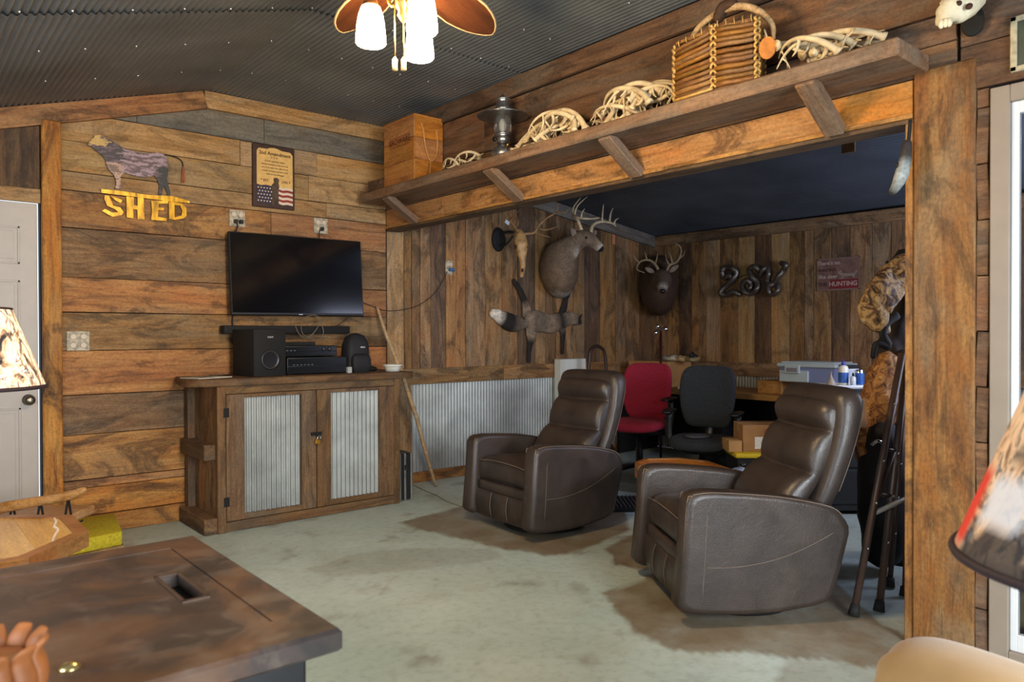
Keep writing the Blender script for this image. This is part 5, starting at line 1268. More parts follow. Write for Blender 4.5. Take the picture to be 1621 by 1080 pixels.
# black cart with a white tray and bottles
ctc = at_depth(1338, 5.45)
ctt = thing('utility_cart', 'black cabinet cart behind the nearer recliner', 'cart', ctc, radians(-40))
local('cart_body', B().box((-.22, -.2, .03), (.22, .2, .885), None, .01), pm('cart_black', '#15181a', .55), ctt)
for i in range(3): local('drawer', B().box((-.20, -.212, .08 + i * .26), (.20, -.2, .32 + i * .26), None, .004), pm('cart_black', '#15181a'), ctt)
for x in (-.17, .17):
    for y in (-.15, .15): local('caster', B().sphere((x, y, .022), .022, 10, 6), BLACK, ctt)
TM = Matrix.Translation(ctc + V((0, 0, .886))) @ Matrix.Rotation(radians(-40), 4, 'Z')
b = B(); rs = []
for z, k_ in ((0, .92), (.008, 1.0), (.026, 1.03), (.03, 1.0), (.028, .97), (.012, .93)):
    rs.append([V((math.copysign(abs(cos(a)) ** .4, cos(a)) * .20 * k_, math.copysign(abs(sin(a)) ** .4, sin(a)) * .15 * k_, z)) for a in [2 * pi * k / 32 for k in range(32)]])
tray = tag(obj('plastic_tray', b.rings(rs, True, True), pm('white_tray', '#d4d8dc', .35), None, True, TM), 'white plastic tray on top of the black cart', 'tray')
def bottle(name, label, x, y, prof, mat, capm=None, capprof=None, band=None, lab=None):
    t = thing(name, label, 'bottle', TM @ V((x, y, .013)))
    M = TM @ Matrix.Translation((x, y, .013))
    obj('bottle_body', B().lathe(prof, (0, 0, 0), 20), mat, t, True, M)
    if capprof: obj('cap', B().lathe(capprof, (0, 0, 0), 16), capm, t, True, M)
    if band: obj('printed_label', B().lathe([(band[0], band[1]), (band[0], band[2])], (0, 0, 0), 20, cap=False), band[3], t, True, M)
WP = pm('bottle_white', '#e0dccc', .4, 0, 0); BL = pm('label_blue', '#2858a0', .45, 0, .4, 60); BCAP = pm('cap_blue', '#3438a0', .4)
bottle('glue_bottle', 'tall white bottle with a blue label and violet-blue spout on the white tray', -.045, -.07, [(.028, 0), (.034, .004), (.034, .135), (.028, .15), (.012, .158)], WP, BCAP, [(.014, .156), (.014, .17), (.006, .185), (.003, .20)], (.0346, .03, .105, BL))
bottle('small_bottle', 'small white bottle with a dark cap in front on the tray', .0, -.125, [(.016, 0), (.019, .003), (.019, .07), (.010, .08)], pm('bottle_pale', '#ccd4d8', .4, 0, 0), BLACK, [(.008, .079), (.008, .10), (.004, .105)])
bottle('cone_bottle', 'squat tan bottle with a pointed nozzle at the left of the tray', -.13, -.06, [(.03, 0), (.034, .004), (.032, .03), (.018, .055), (.006, .08), (.002, .11)], pm('bottle_tan', '#9a8c7c', .5, 0, .1))
bottle('tin_can', 'blue and silver can behind the small bottles on the tray', .09, -.03, [(.03, 0), (.033, .002), (.033, .12), (.03, .124)], CHROME, None, None, (.0335, .015, .10, BL))
mb = TM @ Matrix.Translation((.03, .0, .013))
sbx = thing('tissue_box', 'white and grey printed carton on the tray', 'box', mb.translation)
obj('box_body', B().box((-.05, -.035, 0), (.055, .05, .13), None, .002), pm('carton_white', '#b4b8bc', .6, 0, .35, 50), sbx, True, mb)
obj('dark_lid', B().box((-.055, -.04, .13), (.06, .055, .155), None, .004), BLACKM, sbx, True, mb)
# tote with yellow lid, boxes and jug
tc_ = at_depth(1206, 5.7)
tt_ = thing('storage_tote', 'black storage tote with a yellow lid beside the desk', 'tote', tc_, radians(-42))
local('tote_body', B().rings([[V((sx * w, sy * d, z)) for sx, sy in ((-1, -1), (1, -1), (1, 1), (-1, 1))] for z, w, d in ((0, .20, .15), (.36, .235, .18))], True, False), pm('tote_black', '#121314', .5), tt_)
bevel(local('tote_lid', B().box((-.25, -.195, .36), (.25, .195, .395)), pm('yellow_lid', '#c8a818', .4), tt_), .008)
bm_ = carton('cardboard_box', 'cardboard box with a white label on the yellow tote lid', tc_ + V((.03, .02, .396)), (.36, .26, .20), radians(-42), CARD2)
local('shipping_label', B().box((-.09, -.1315, .02), (.03, -.1303, .11)), pm('label_paper', '#d8d4c4', .7, 0, .2, 60), bm_)
local('printed_mark', B().box((-.02, -.1312, .13), (.07, -.1303, .17)), pm('mark_red', '#a0522c', .8, 0, .3, 60), bm_)
q = tc_ - fw * .02 - rt * .235
carton('cardboard_box', 'small cardboard box left of the white-labelled one', V((q.x, q.y, .396)), (.10, .20, .085), radians(-42), CARD)
jc = at_depth(1172, 5.35)
jg = thing('coolant_jug', 'grey-blue plastic jug behind the low oak table', 'jug', jc, radians(-40))
local('jug_body', B().sweep([(0, 0, .006), (0, 0, .20), (0, 0, .27), (.015, 0, .31), (.02, 0, .325)], [.10, .10, .085, .035, .025], [.065, .065, .055, .032, .025], up=(0, 1, 0), n=20, sub=3, ex=3), pm('jug_grey', '#7c8896', .4, 0, .1), jg)
local('jug_handle', B().tube([(-.02, 0, .305), (-.06, 0, .30), (-.085, 0, .25), (-.09, 0, .20)], .013, 8, 3), pm('jug_grey', '#7c8896'), jg)
local('cap', B().lathe([(.024, .325), (.024, .35), (.02, .352)], (.02, 0, 0), 16), BLACK, jg)
# low clutter in the dark beneath the desk
for nm, lb, px, D, z, s_, col, cat in (('gym_shoe', 'maroon bag slumped on the floor behind the oak table', 1092, 5.6, 0, (.17, .12, .13), '#4a2c30', 'bag'),
        ('plastic_bag', 'pale crumpled plastic bag under the crimson chair', 1028, 6.0, 0, (.10, .08, .13), '#7c8070', 'bag'),
        ('floor_mat', 'flat grey folded sheet on the floor under the black chair', 1062, 5.95, 0, (.18, .12, .05), '#5c646c', 'sheet'),
        ('gear_bag', 'black duffel bag on the floor under the desk', 1150, 6.5, 0, (.22, .2, .2), '#101010', 'bag')):
    c = at_depth(px, D); b = B().sphere((c.x, c.y, s_[2]), s_, 22, 14)
    for i, v in enumerate(b.v):
        vv = V(v); b.v[i] = (vv.x + mn.noise(vv * 9) * .03, vv.y + mn.noise(vv * 9 + V((5, 5, 5))) * .03, max(.001, vv.z + mn.noise(vv * 11) * .025))
    tag(obj({'gym_shoe': 'cloth_bag'}.get(nm, nm), b, pm('lump_%s' % col[1:], col, .75, 0, .3, 20)), lb, cat)
fr_ = thing('footrest', 'flat dark ribbed foot mat on the floor behind the farther recliner', 'mat', at_depth(985, 5.55))
fm = Matrix.Translation(at_depth(985, 5.55)) @ Matrix.Rotation(radians(-40), 4, 'Z')
obj('mat_base', B().box((-.15, -.2, 0), (.15, .2, .03), None, .004), BLACKM, fr_, True, fm)
for i in range(9): obj('rib', B().box((-.13 + i * .03, -.19, .03), (-.115 + i * .03, .19, .038)), pm('rib_grey', '#3c3f42', .5), fr_, True, fm)
# white carton and curved tube behind the farther recliner
carton('white_box', 'white box edge showing above the farther recliner', (5.35, 5.365, .0), (.36, .09, 1.035), 0, pm('white_card', '#c8c8c0', .7, 0, .04), False)
ht = thing('hand_cart', 'curved dark tube handle of a hand cart in front of the rail board', 'hand cart', (5.50, 4.9, 0))
HY = 4.96
HT = pm('cart_tube', '#3c2c24', .45, .4, .2)
p1, p2, p3, p4, p5 = AY(932, 600, HY), AY(933, 563, HY), AY(945, 548, HY), AY(957, 560, HY), AY(960, 600, HY)
obj('handle', B().tube([V((p1.x, HY, .06)), p1, p2, AY(937, 552, HY), p3, AY(953, 552, HY), p4, p5, V((p5.x, HY, .06))], .017, 10, 3), HT, ht)
obj('toe_plate', B().box((p1.x - .06, 4.74, .0), (p5.x + .06, 4.98, .012), None, .003), HT, ht)
for z in (.35, .7): obj('cross_bar', B().tube([(p1.x, HY, z), (p5.x, HY, z)], .012, 8), HT, ht)
for x in (p1.x - .05, p5.x + .05): obj('wheel', B().lathe([(.04, -.02), (.10, -.018), (.11, 0), (.10, .018), (.04, .02)], (x, HY + .04, .112), 20, Matrix.Rotation(pi / 2, 4, 'Y')), BLACKM, ht)
# cane / hook stand in the corner
cn = thing('hat_stand', 'thin dark stand with shiny curved hooks below the corner deer head', 'stand', AD(1047, 560, 7.55))
q0 = AD(1046, 520, 7.1)
obj('pole', B().tube([(q0.x, q0.y, .03), (q0.x, q0.y, q0.z)], .012, 8), pm('dark_red_metal', '#3a1614', .4, .4), cn)
obj('stand_foot', B().lathe([(.16, 0), (.16, .015), (.02, .03)], (q0.x, q0.y, 0), 24), BLACKM, cn)
for px, py in ((1041, 517), (1054, 521), (1038, 527)):
    e = AD(px, py, 7.03); obj('hook', B().tube([(q0.x, q0.y, q0.z - .03), V((q0.x, q0.y, q0.z + .02)).lerp(e, .5), e], .009, 8, 3).sphere(e, .022, 10, 8), CHROME, cn)
# curled pewter number decorations on the far wall
PEW = pm('pewter_metal', '#6e655c', .36, .7, .3, 20)
def curl(label, strokes, r):
    t = thing('curled_number_sign', label, 'sign', AX(*strokes[0][len(strokes[0]) // 2], 6.74))
    for s_ in strokes:
        obj('metal_tube', B().tube([AX(x, y, 6.752 - .02 * (i % 2)) for i, (x, y) in enumerate(s_)], r, 10, 4, round_ends=True), PEW, t)
curl('leftmost of three curled metal number shapes on the far wall', [[(1145, 438), (1143, 428), (1150, 424), (1160, 425), (1166, 432), (1160, 442), (1150, 452), (1140, 464), (1150, 467), (1160, 462), (1170, 466)], [(1148, 440), (1156, 436), (1158, 446)]], .030)
curl('middle S-like spiral of three curled metal shapes on the far wall', [[(1202, 428), (1194, 422), (1186, 427), (1189, 437), (1198, 446), (1198, 458), (1188, 465), (1177, 461), (1175, 450), (1182, 444), (1189, 449), (1187, 456)]], .028)
curl('rightmost y-like shape of three curled metal shapes on the far wall', [[(1204, 434), (1208, 427), (1215, 424), (1216, 434), (1214, 446), (1218, 452), (1226, 448), (1232, 438), (1240, 428), (1244, 420), (1238, 417)], [(1218, 450), (1216, 460), (1222, 466), (1230, 462), (1232, 452)]], .028)
wbw = tag(obj('wire', B().tube([AX(1167, 441, 6.78), AX(1178, 436, 6.78), AX(1190, 436, 6.78)], .004, 6, 2), BLACKM), 'thin black wire between the left and middle metal number shapes', 'wire')
# tin sign with lettering and a small dog
ts = thing('tin_sign', 'small faded red and white tin sign with lettering on the far wall', 'sign', AX(1328, 434, 6.79))
a0, a1 = AX(1294, 411, 6.79), AX(1361, 459, 6.79)
y1_, y0_, zt_, zb_s = a0.y, a1.y, (AX(1294, 410, 6.79).z + AX(1361, 406, 6.79).z) / 2, (AX(1294, 460, 6.79).z + AX(1361, 459, 6.79).z) / 2
obj('sign_plate', B().box((6.787, y0_, zb_s), (6.795, y1_, zt_), None, .001), pm('faded_sign', '#7c5c50', .5, .2, .3, 14), ts)
eb = B()
for lo, hi in (((y0_, zb_s), (y1_, zb_s + .008)), ((y0_, zt_ - .008), (y1_, zt_)), ((y0_, zb_s), (y0_ + .008, zt_)), ((y1_ - .008, zb_s), (y1_, zt_))): eb.box((6.784, lo[0], lo[1]), (6.79, hi[0], hi[1]))
obj('rim', eb, pm('sign_rim', '#8a7468', .5, .3), ts)
yw, zh = y1_ - y0_, zt_ - zb_s
SP = lambda u, v: (6.7865, y1_ - u * yw, zb_s + v * zh)
RD2 = Matrix.Rotation(-pi / 2, 4, 'Z') @ Matrix.Rotation(pi / 2, 4, 'X')
obj('red_panel', B().box((6.7862, y1_ - .97 * yw, zb_s + .05 * zh), (6.7868, y1_ - .30 * yw, zb_s + .33 * zh)), pm('sign_red', '#7a2428', .5), ts)
LT = pm('sign_letters', '#b49a8c', .6, 0, .1); DKL = pm('sign_dark_letters', '#4a2824', .6, 0, .1)
for tx, u, v, s_, m in (("There's no", .27, .85, .052, LT), ('HUNTING', .24, .63, .040, DKL), ('like deer', .26, .43, .052, LT), ('THE', .13, .19, .045, DKL), ('HUNTING', .62, .19, .058, LT)):
    link('lettering', text_mesh(tx, s_, m, .0004, .0012), ts, Matrix.Translation(V(SP(u, v)) - V((.0008, 0, 0))) @ RD2)
dg_ = [(.50, .52), (.53, .60), (.58, .60), (.60, .52), (.75, .50), (.88, .50), (.93, .58), (.95, .57), (.90, .45), (.88, .36), (.84, .36), (.82, .42), (.64, .42), (.62, .34), (.58, .34), (.58, .44), (.52, .48)]
obj('printed_dog', B().prism([(-(y1_ - u * yw), zb_s + v * zh) for u, v in dg_], -6.7866, -6.7860, Matrix(((0, 0, -1, 0), (-1, 0, 0, 0), (0, 1, 0, 0), (0, 0, 0, 1)))), pm('dog_print', '#8c7868', .6, 0, .3, 60), ts)

# ================================================================ coat stand with camouflage clothing, walker, bag
def camo(name, sc=17, cols=('#2c2014', '#6a4a28', '#a68450', '#c8b082')):
    t = NT(name); tc = t.n('ShaderNodeTexCoord').outputs['Object']
    f = t.noise(tc, sc, 6, .72, 1.1)
    t.set(Base_Color=t.ramp(f, [(.0, lin(cols[0])), (.42, lin(cols[1])), (.50, lin(cols[2])), (.60, lin(cols[3])), (.68, lin(cols[1]))], 'CONSTANT'), Roughness=.7)
    t.bump(t.noise(tc, 14, 5), .5, .02); return t.m
CAMO = camo('camouflage_cloth')
cp = at_depth(1437, 4.25)
cst = thing('coat_stand', 'black coat stand hidden behind the corner post', 'stand', cp)
obj('pole', B().tube([(cp.x, cp.y, .02), (cp.x, cp.y, 1.72)], .02, 10), BLACKM, cst)
obj('base', B().lathe([(.20, 0), (.20, .02), (.03, .05)], (cp.x, cp.y, 0), 28), BLACKM, cst)
for k in range(4):
    a = k * pi / 2 + .6; obj('peg', B().tube([(cp.x, cp.y, 1.62), (cp.x + .09 * cos(a), cp.y + .09 * sin(a), 1.66), (cp.x + .11 * cos(a), cp.y + .11 * sin(a), 1.70)], .009, 8, 3), BLACKM, cst)
def cloth(name, label, cat, pts, ra, rb, mat, fold=.02, D=4.2, seed=0, n=26):
    P = [at_depth(px, D_) for px, py, D_ in pts]
    P = [AD(px, py, D_) for px, py, D_ in pts]
    k = D / FPX; b = B().sweep(P, [r * k for r in ra], [r * k * .6 if rb is None else rb for r in ra], up=-fw, n=n, sub=6, ex=2.6, round_ends=True)
    for i, v in enumerate(b.v):
        vv = V(v); w = mn.fractal(V((vv.x * 7, vv.y * 7, vv.z * 5 + seed)), .6, 2, 3); d = (vv - (P[0] + P[-1]) / 2); d.z = 0
        b.v[i] = tuple(vv + d.normalized() * w * fold + V((0, 0, w * fold * .6)))
    return tag(obj(name, b, mat), label, cat)
cloth('camouflage_jacket', 'camouflage jacket sleeve hanging bent at the elbow beside the post', 'jacket', [(1424, 418, 4.15), (1412, 440, 4.10), (1396, 468, 4.05), (1384, 492, 4.02), (1390, 512, 4.02), (1396, 522, 4.03)], (14, 22, 25, 22, 16, 8), .06, CAMO, .03)
cloth('dark_jacket', 'dark brown jacket hanging behind the camouflage sleeve', 'jacket', [(1432, 455, 4.30), (1430, 500, 4.30), (1424, 545, 4.30), (1418, 570, 4.28)], (18, 26, 30, 22), .08, pm('dark_coat', '#241a14', .8, 0, .4, 10, .3, 30), .03, seed=3)
cloth('black_cap', 'black hood on top of the coat stand beside the post', 'cap', [(1434, 405, 4.22), (1430, 425, 4.22), (1428, 445, 4.22)], (12, 22, 20), .07, pm('hood_black', '#15110f', .85, 0, .3, 10), .015, seed=5)
cloth('camouflage_trousers', 'camouflage trousers hanging down behind the walker', 'trousers', [(1405, 575, 4.12), (1398, 610, 4.1), (1388, 655, 4.08), (1380, 700, 4.06), (1374, 722, 4.05)], (17, 26, 27, 22, 18), .06, camo('camouflage_leaf', 15, ('#3a2412', '#7c4c24', '#a8763c', '#c89c5c')), .03, seed=8)
cloth('sling_strap', 'black backpack strap loop hanging between the camouflage clothes', 'strap', [(1420, 500, 4.0), (1404, 512, 3.98), (1398, 530, 3.98), (1406, 548, 3.99), (1388, 545, 3.98), (1382, 565, 3.99)], (6, 6, 6, 6, 5, 4), .012, BLACKM, .004, n=8)
cloth('dark_garment', 'long dark garment hanging beside the post down to the floor bag', 'garment', [(1428, 570, 4.25), (1426, 640, 4.25), (1420, 720, 4.25), (1416, 740, 4.25)], (18, 24, 22, 16), .07, pm('dark_plum', '#2a1a18', .8, 0, .4, 10), .03, seed=11)
tag(obj('paper_sheet', B().prism([(0, 0), (.09, .0), (.085, .16), (.06, .15)], 0, .002, frameM(AD(1345, 677, 3.95), rt, (0, 0, 1))), pm('pink_paper', '#c8a890', .8, 0, .05)), 'pale folded paper hanging beside the camouflage trousers', 'paper')
# black pack on the floor
b = B(); c = at_depth(1400, 4.0)
b.sweep([(c.x, c.y, .12), (c.x, c.y, .3), (c.x, c.y, .55), (c.x, c.y, .72)], [.10, .13, .125, .09], [.10, .12, .12, .09], up=(0, 1, 0), n=22, sub=4, ex=3, round_ends=True)
for i, v in enumerate(b.v): vv = V(v); b.v[i] = (vv.x + mn.noise(vv * 7) * .02, vv.y + mn.noise(vv * 8) * .02, max(.001, vv.z))
pkk = tag(obj('backpack', b, NYL), 'tall black pack standing on the floor behind the walker', 'bag')
obj('carry_handle', B().tube([at_depth(1380, 3.87, .70), at_depth(1390, 3.86, .725), at_depth(1402, 3.87, .70)], .01, 8, 3), CHROME, pkk)
# folded walker: four tubular legs with rubber tips
wk = thing('folding_walker', 'folded brown tubular walker leaning behind the corner post', 'walker', AZ(1375, 975, 0))
WT = pm('walker_tube', '#54423a', .45, .4, .15, 14); RB = pm('rubber_tip', '#171413', .8)
def wleg(f, top, r=.0165):
    f, top = V(f), V(top); obj('walker_leg', B().tube([f + (top - f) * .04, top], r, 12), WT, wk)
    obj('rubber_tip', B().tube([f, f + (top - f).normalized() * .05], [.026, .020], 12), RB, wk)
    for k in (.25, .42, .58, .8): 
        q = f.lerp(top, k) - fw * (r + .0005); obj('rivet', B().sphere(q, .006, 6, 4), CHROME, wk)
f1, f2 = AZ(1351, 975, .006), AZ(1391, 968, .006)
t1, t2 = AD(1428, 560, 3.55), AD(1438, 545, 3.60)
wleg(f1, t1); wleg(f2, t2)
f3, f4 = AZ(1408, 930, .006), AZ(1432, 945, .006)
wleg(f3, AD(1436, 600, 3.95), .013); wleg(f4, AD(1446, 560, 3.9), .013)
for k, r_ in ((.45, .010), (.62, .010)):
    obj('cross_tube', B().tube([f1.lerp(t1, k), f2.lerp(t2, k - .03)], r_, 8), WT, wk)
obj('plastic_clip', B().tube([f1.lerp(t1, .38) + rt * .01, f2.lerp(t2, .42) + rt * .10], .012, 8), pm('clip_grey', '#8c8a84', .4), wk)
obj('brace_tube', B().tube([f1.lerp(t1, .36), f2.lerp(t2, .62)], .009, 8), WT, wk)
# hanging mount seen against the lean-to ceiling
g = thing('hanging_skull', 'small grey animal head hanging near the lean-to ceiling beside the post', 'trophy', AD(1425, 280, 3.0))
def G(px, py, D=3.0): return AD(px, py, D)
obj('head', B().sweep([G(1436, 228), G(1434, 248), G(1431, 262), G(1426, 280), G(1419, 295), G(1413, 303), G(1410, 307)], [.018, .022, .024, .026, .020, .016, .010], [.018, .022, .024, .026, .02, .016, .01], up=-fw, n=12, sub=4, cols=[lin('#2a2422'), lin('#3a3432'), lin('#8c9494'), lin('#a0a8a8'), lin('#8c9290'), lin('#5c5c58'), lin('#1a1816')], round_ends=True), FUR, g)
obj('ear', B().sweep([G(1427, 266), G(1420, 261), G(1416, 262)], [.010, .012, .003], [.004, .004, .002], up=-fw, n=8, sub=3), BLACKM, g)
obj('hanger', B().tube([G(1437, 236), G(1440, 205, 3.0), G(1441, 190, 3.0)], .007, 6, 2), BLACKM, g)
b_ = tag(obj('wood_tag', B().cbox((0, 0, 0), (.012, .09, .16), None, .003), W_ALC2, None, True, Matrix.Translation((4.9, 2.31, rz_(4.9) - .10))), 'small dark wooden tag hanging from the lean-to ceiling', 'tag')

# ================================================================ low oak tables
def oct_table(label, poly, z, loc, leg_r, wedge=True):
    t = thing('side_table', label, 'table', loc)
    c = sum((V((x, y, 0)) for x, y in poly), V((0, 0, 0))) / len(poly)
    ins = [((x - c.x) * .90 + c.x, (y - c.y) * .90 + c.y) for x, y in poly]
    n = len(poly)
    # planked top
    xs_ = [p[0] for p in ins]; x0_, x1_ = min(xs_), max(xs_); k = 6
    for i in range(k):
        a_, b_2 = x0_ + (x1_ - x0_) * i / k, x0_ + (x1_ - x0_) * (i + 1) / k
        def clip(pl, xc, keep):
            out = []
            for j in range(len(pl)):
                p, q = pl[j - 1], pl[j]; ip, iq = (p[0] - xc) * keep >= 0, (q[0] - xc) * keep >= 0
                if ip != iq: tt = (xc - p[0]) / (q[0] - p[0]); out.append((xc, p[1] + (q[1] - p[1]) * tt))
                if iq: out.append(q)
            return out
        pl_ = clip(clip(ins, a_ + .0006, 1), b_2 - .0006, -1)
        if len(pl_) > 2:
            ox, oy = (a_ + b_2) / 2, c.y
            M = Matrix.Translation((ox, oy, 0)) @ Matrix.Rotation(pi / 2, 4, 'Z')
            obj('top_board', B().prism([((y - oy), -(x - ox)) for x, y in pl_], z - .03, z), W_OAK, t, True, M)
    for i in range(n):
        a, b2 = V((*poly[i], 0)), V((*poly[(i + 1) % n], 0)); ia, ib = V((*ins[i], 0)), V((*ins[(i + 1) % n], 0))
        obj('edge_band', B().prism([(a.x, a.y), (b2.x, b2.y), (ib.x, ib.y), (ia.x, ia.y)], z - .055, z + .006), W_EDGE, t)
    for p in (ins[0], ins[n // 4], ins[n // 2], ins[3 * n // 4]):
        q = c + (V((p[0], p[1], 0)) - c) * .82
        obj('leg', B().box((q.x - leg_r, q.y - leg_r, 0), (q.x + leg_r, q.y + leg_r, z - .03), None, .004), W_EDGE, t)
    obj('apron', B().prism([((x - c.x) * .75 + c.x, (y - c.y) * .75 + c.y) for x, y in poly], z - .09, z - .03), W_EDGE, t)
    return t
W_EDGE = wood('dark_oak_edge', '#6a3c18', '#94602c', '#b07a40', '#8a6030', .1, .3, rough=.35, spread=.08, gs=.8)
oct_table('low octagonal varnished oak table behind the dark stove top', [(.397, 3.07), (.632, 3.33), (.636, 3.68), (.40, 3.885), (-.14, 3.885), (-.37, 3.66), (-.37, 3.32), (-.14, 3.07)], .50, (.13, 3.48, 0), .022)
cst_ = V((3.40, 2.62, 0))
def orient(pts, c, a): return [(c.x + x * cos(a) - y * sin(a), c.y + x * sin(a) + y * cos(a)) for x, y in pts]
# between the recliners
tp = [AZ(x, y, .46) for x, y in ((1005, 741), (1005, 733), (1022, 727), (1075, 726), (1120, 731), (1158, 744), (1130, 756), (1030, 756))]
poly2 = [(p.x, p.y) for p in tp]
W_SAVE = W_OAK; W_OAK = wood('amber_oak', '#94501a', '#c4782c', '#dc9444', '#b87c3c', .1, .3, rough=.35, spread=.06, gs=.7)
oct_table('small octagonal amber oak table between the two recliners', poly2, .46, (sum(p.x for p in tp) / 8, sum(p.y for p in tp) / 8, 0), .018)
W_OAK = W_SAVE
# resin vein on the left table
b = B(); vp = [AZ(x, y, .5012) for x, y in ((84, 818), (89, 826), (86, 834), (92, 838), (88, 846), (84, 855), (86, 862))]
obj('white_vein', b.tube(vp, .005, 6, 3), pm('white_resin', '#e4dcd0', .3), bpy.data.objects['side_table'])

# ================================================================ low bench rail, yellow pad
bnch = thing('low_chair', 'wooden chair arm on dark V shaped metal struts behind the octagonal table', 'chair', (.45, 4.2, 0))
RW = wood('rail_wood', '#94602c', '#c8945c', '#dcae7c', '#b08c60', .1, .2, rough=.4, spread=.05)
Lp = [(-160, 836), (-60, 820), (0, 805), (60, 794), (100, 788), (125, 779), (134, 775)]
DB = 3.95
obj('chair_arm', B().sweep([AD(x, y, DB) for x, y in Lp], [.024, .024, .022, .021, .019, .015, .010], [.032, .032, .03, .026, .024, .02, .014], n=12, sub=4, round_ends=True), RW, bnch)
for px in (20, 64, 108):
    top = AD(px, 798 - (px - 20) * .12, DB)
    for s in (-1, 1):
        e = AD(px + s * 7, 832, DB); e2 = V(e) + (V(e) - top) * 2.3; e2.z = max(.30, min(e2.z, .32))
        obj('metal_strut', B().tube([top, e, e2], .006, 6), BLACKM, bnch)
sA, sB = AD(-150, 850, DB), AD(128, 850, DB)
board('seat', V((sA.x, sA.y + .18, .28)), V((sB.x, sB.y + .18, .28)), (fw.x, fw.y, 0), .42, .05, RW, bnch, .008)
for px in (-130, 40):
    for d in (-.02, .34):
        q = AD(px, 850, DB) + fw * d + V((0, .0, 0)); obj('leg', B().tube([(q.x, q.y + .05, 0), (q.x, q.y + .05, .26)], .018, 8), RW, bnch)
yp = thing('foam_pad', 'yellow foam pad on a wooden box against the wall behind the table', 'pad', (.98, 5.05, 0))
ypoly = [(.80, 4.75), (1.09, 4.80), (1.17, 5.34), (.90, 5.36)]
obj('wooden_box', B().prism(ypoly, 0, .05), W_PALE, yp)
cyp = V((sum(p[0] for p in ypoly) / 4, sum(p[1] for p in ypoly) / 4, 0))
YF = pm('yellow_foam', '#b8a820', .8, 0, .25, 60, .5, 90)
bevel(obj('foam', B().prism([((x - cyp.x) * .96 + cyp.x, (y - cyp.y) * .97 + cyp.y) for x, y in ypoly], .05, .13), YF, yp), .008)

# ================================================================ dark stove in the foreground
sv = thing('stove', 'dark iron stove top with a rust-brown worn lid and slot in the foreground', 'stove', (.12, 1.6, 0))
t = NT('worn_iron_top'); tc = t.n('ShaderNodeTexCoord').outputs['Object']
f = t.noise(tc, 3.2, 7, .62, 1.2); f2 = t.noise(tc, 11, 6, .65, .5)
c = t.ramp(f, [(.34, lin('#2c2725')), (.47, lin('#403430')), (.58, lin('#5c4232')), (.75, lin('#6c5442'))])
c = t.mix(t.ramp(f2, [(.52, (0, 0, 0)), (.66, (.5,) * 3)]), c, lin('#64554a'))
t.set(Base_Color=c, Roughness=t.ramp(f2, [(.3, (.34,) * 3), (.7, (.58,) * 3)]), Metallic=.25); t.bump(f2, .15, .003)
IRON = t.m; SBLK = pm('stove_black', '#17181a', .5, .3, .2)
ZT = .76; X0, X1, Y0, Y1 = -.55, .625, 1.20, 2.012
lx0, lx1, ly0, ly1 = -.42, .541, 1.312, 1.925
g_ = .003
def rect(x0, x1, y0, y1, z): return [V((x0, y0, z)), V((x1, y0, z)), V((x1, y1, z)), V((x0, y1, z))]
o_ = .006
b = B().rings([rect(X0 + o_, X1 - o_, Y0 + o_, Y1 - o_, ZT - .042), rect(X0, X1, Y0, Y1, ZT - .036), rect(X0, X1, Y0, Y1, ZT - .007), rect(X0 + o_, X1 - o_, Y0 + o_, Y1 - o_, ZT),
    rect(lx0 - g_, lx1 + g_, ly0 - g_, ly1 + g_, ZT), rect(lx0 - g_, lx1 + g_, ly0 - g_, ly1 + g_, ZT - .042), rect(X0 + o_, X1 - o_, Y0 + o_, Y1 - o_, ZT - .042)], False, False)
TOPF = obj('top_frame', b, IRON, sv)
sx0, sx1, sy0, sy1 = .452, .497, 1.521, 1.711
lb = B()
lb.box((lx0, ly0, ZT - .03), (sx0, ly1, ZT - .001)).box((sx1, ly0, ZT - .03), (lx1, ly1, ZT - .001)).box((sx0, ly0, ZT - .03), (sx1, sy0, ZT - .001)).box((sx0, sy1, ZT - .03), (sx1, ly1, ZT - .001))
lid_ = obj('lid', lb, IRON, sv)
obj('slot_rim', B().box((sx0 - .004, sy0 - .004, ZT - .004), (sx0 + .004, sy1 + .004, ZT + .002), None, .001).box((sx0 - .004, sy0 - .006, ZT - .004), (sx1 + .004, sy0 + .003, ZT + .002), None, .001)
    .box((sx1 - .003, sy0 - .004, ZT - .004), (sx1 + .004, sy1 + .004, ZT + .002), None, .001).box((sx0 - .004, sy1 - .003, ZT - .004), (sx1 + .004, sy1 + .005, ZT + .002), None, .001), pm('worn_rim', '#5c4c42', .35, .6), sv)
obj('slot_well', B().box((sx0, sy0, ZT - .034), (sx1, sy1, ZT - .028)), SBLK, sv)
obj('inner_support', B().box((X0 + .03, Y0 + .03, ZT - .05), (X1 - .03, Y1 - .03, ZT - .034)), SBLK, sv)
bevel(obj('stove_body', B().box((X0 + .05, Y0 + .045, .08), (X1 - .045, Y1 - .05, ZT - .05)), SBLK, sv), .008)
obj('front_door', B().box((-.2, Y0 + .032, .18), (.38, Y0 + .05, .62), None, .006), SBLK, sv)
for x in (X0 + .08, X1 - .09):
    for y in (Y0 + .09, Y1 - .09): obj('leg', B().lathe([(.03, 0), (.024, .02), (.02, .05), (.03, .08)], (x, y, 0), 12), SBLK, sv)
c = AZ(110, 1058, ZT)
obj('lid_bolt', B().lathe([(.016, 0), (.016, .003), (.010, .008), (.003, .010)], (c.x, c.y, ZT - .001), 16), pm('bright_bolt', '#c8b078', .25, .9, .2), sv)
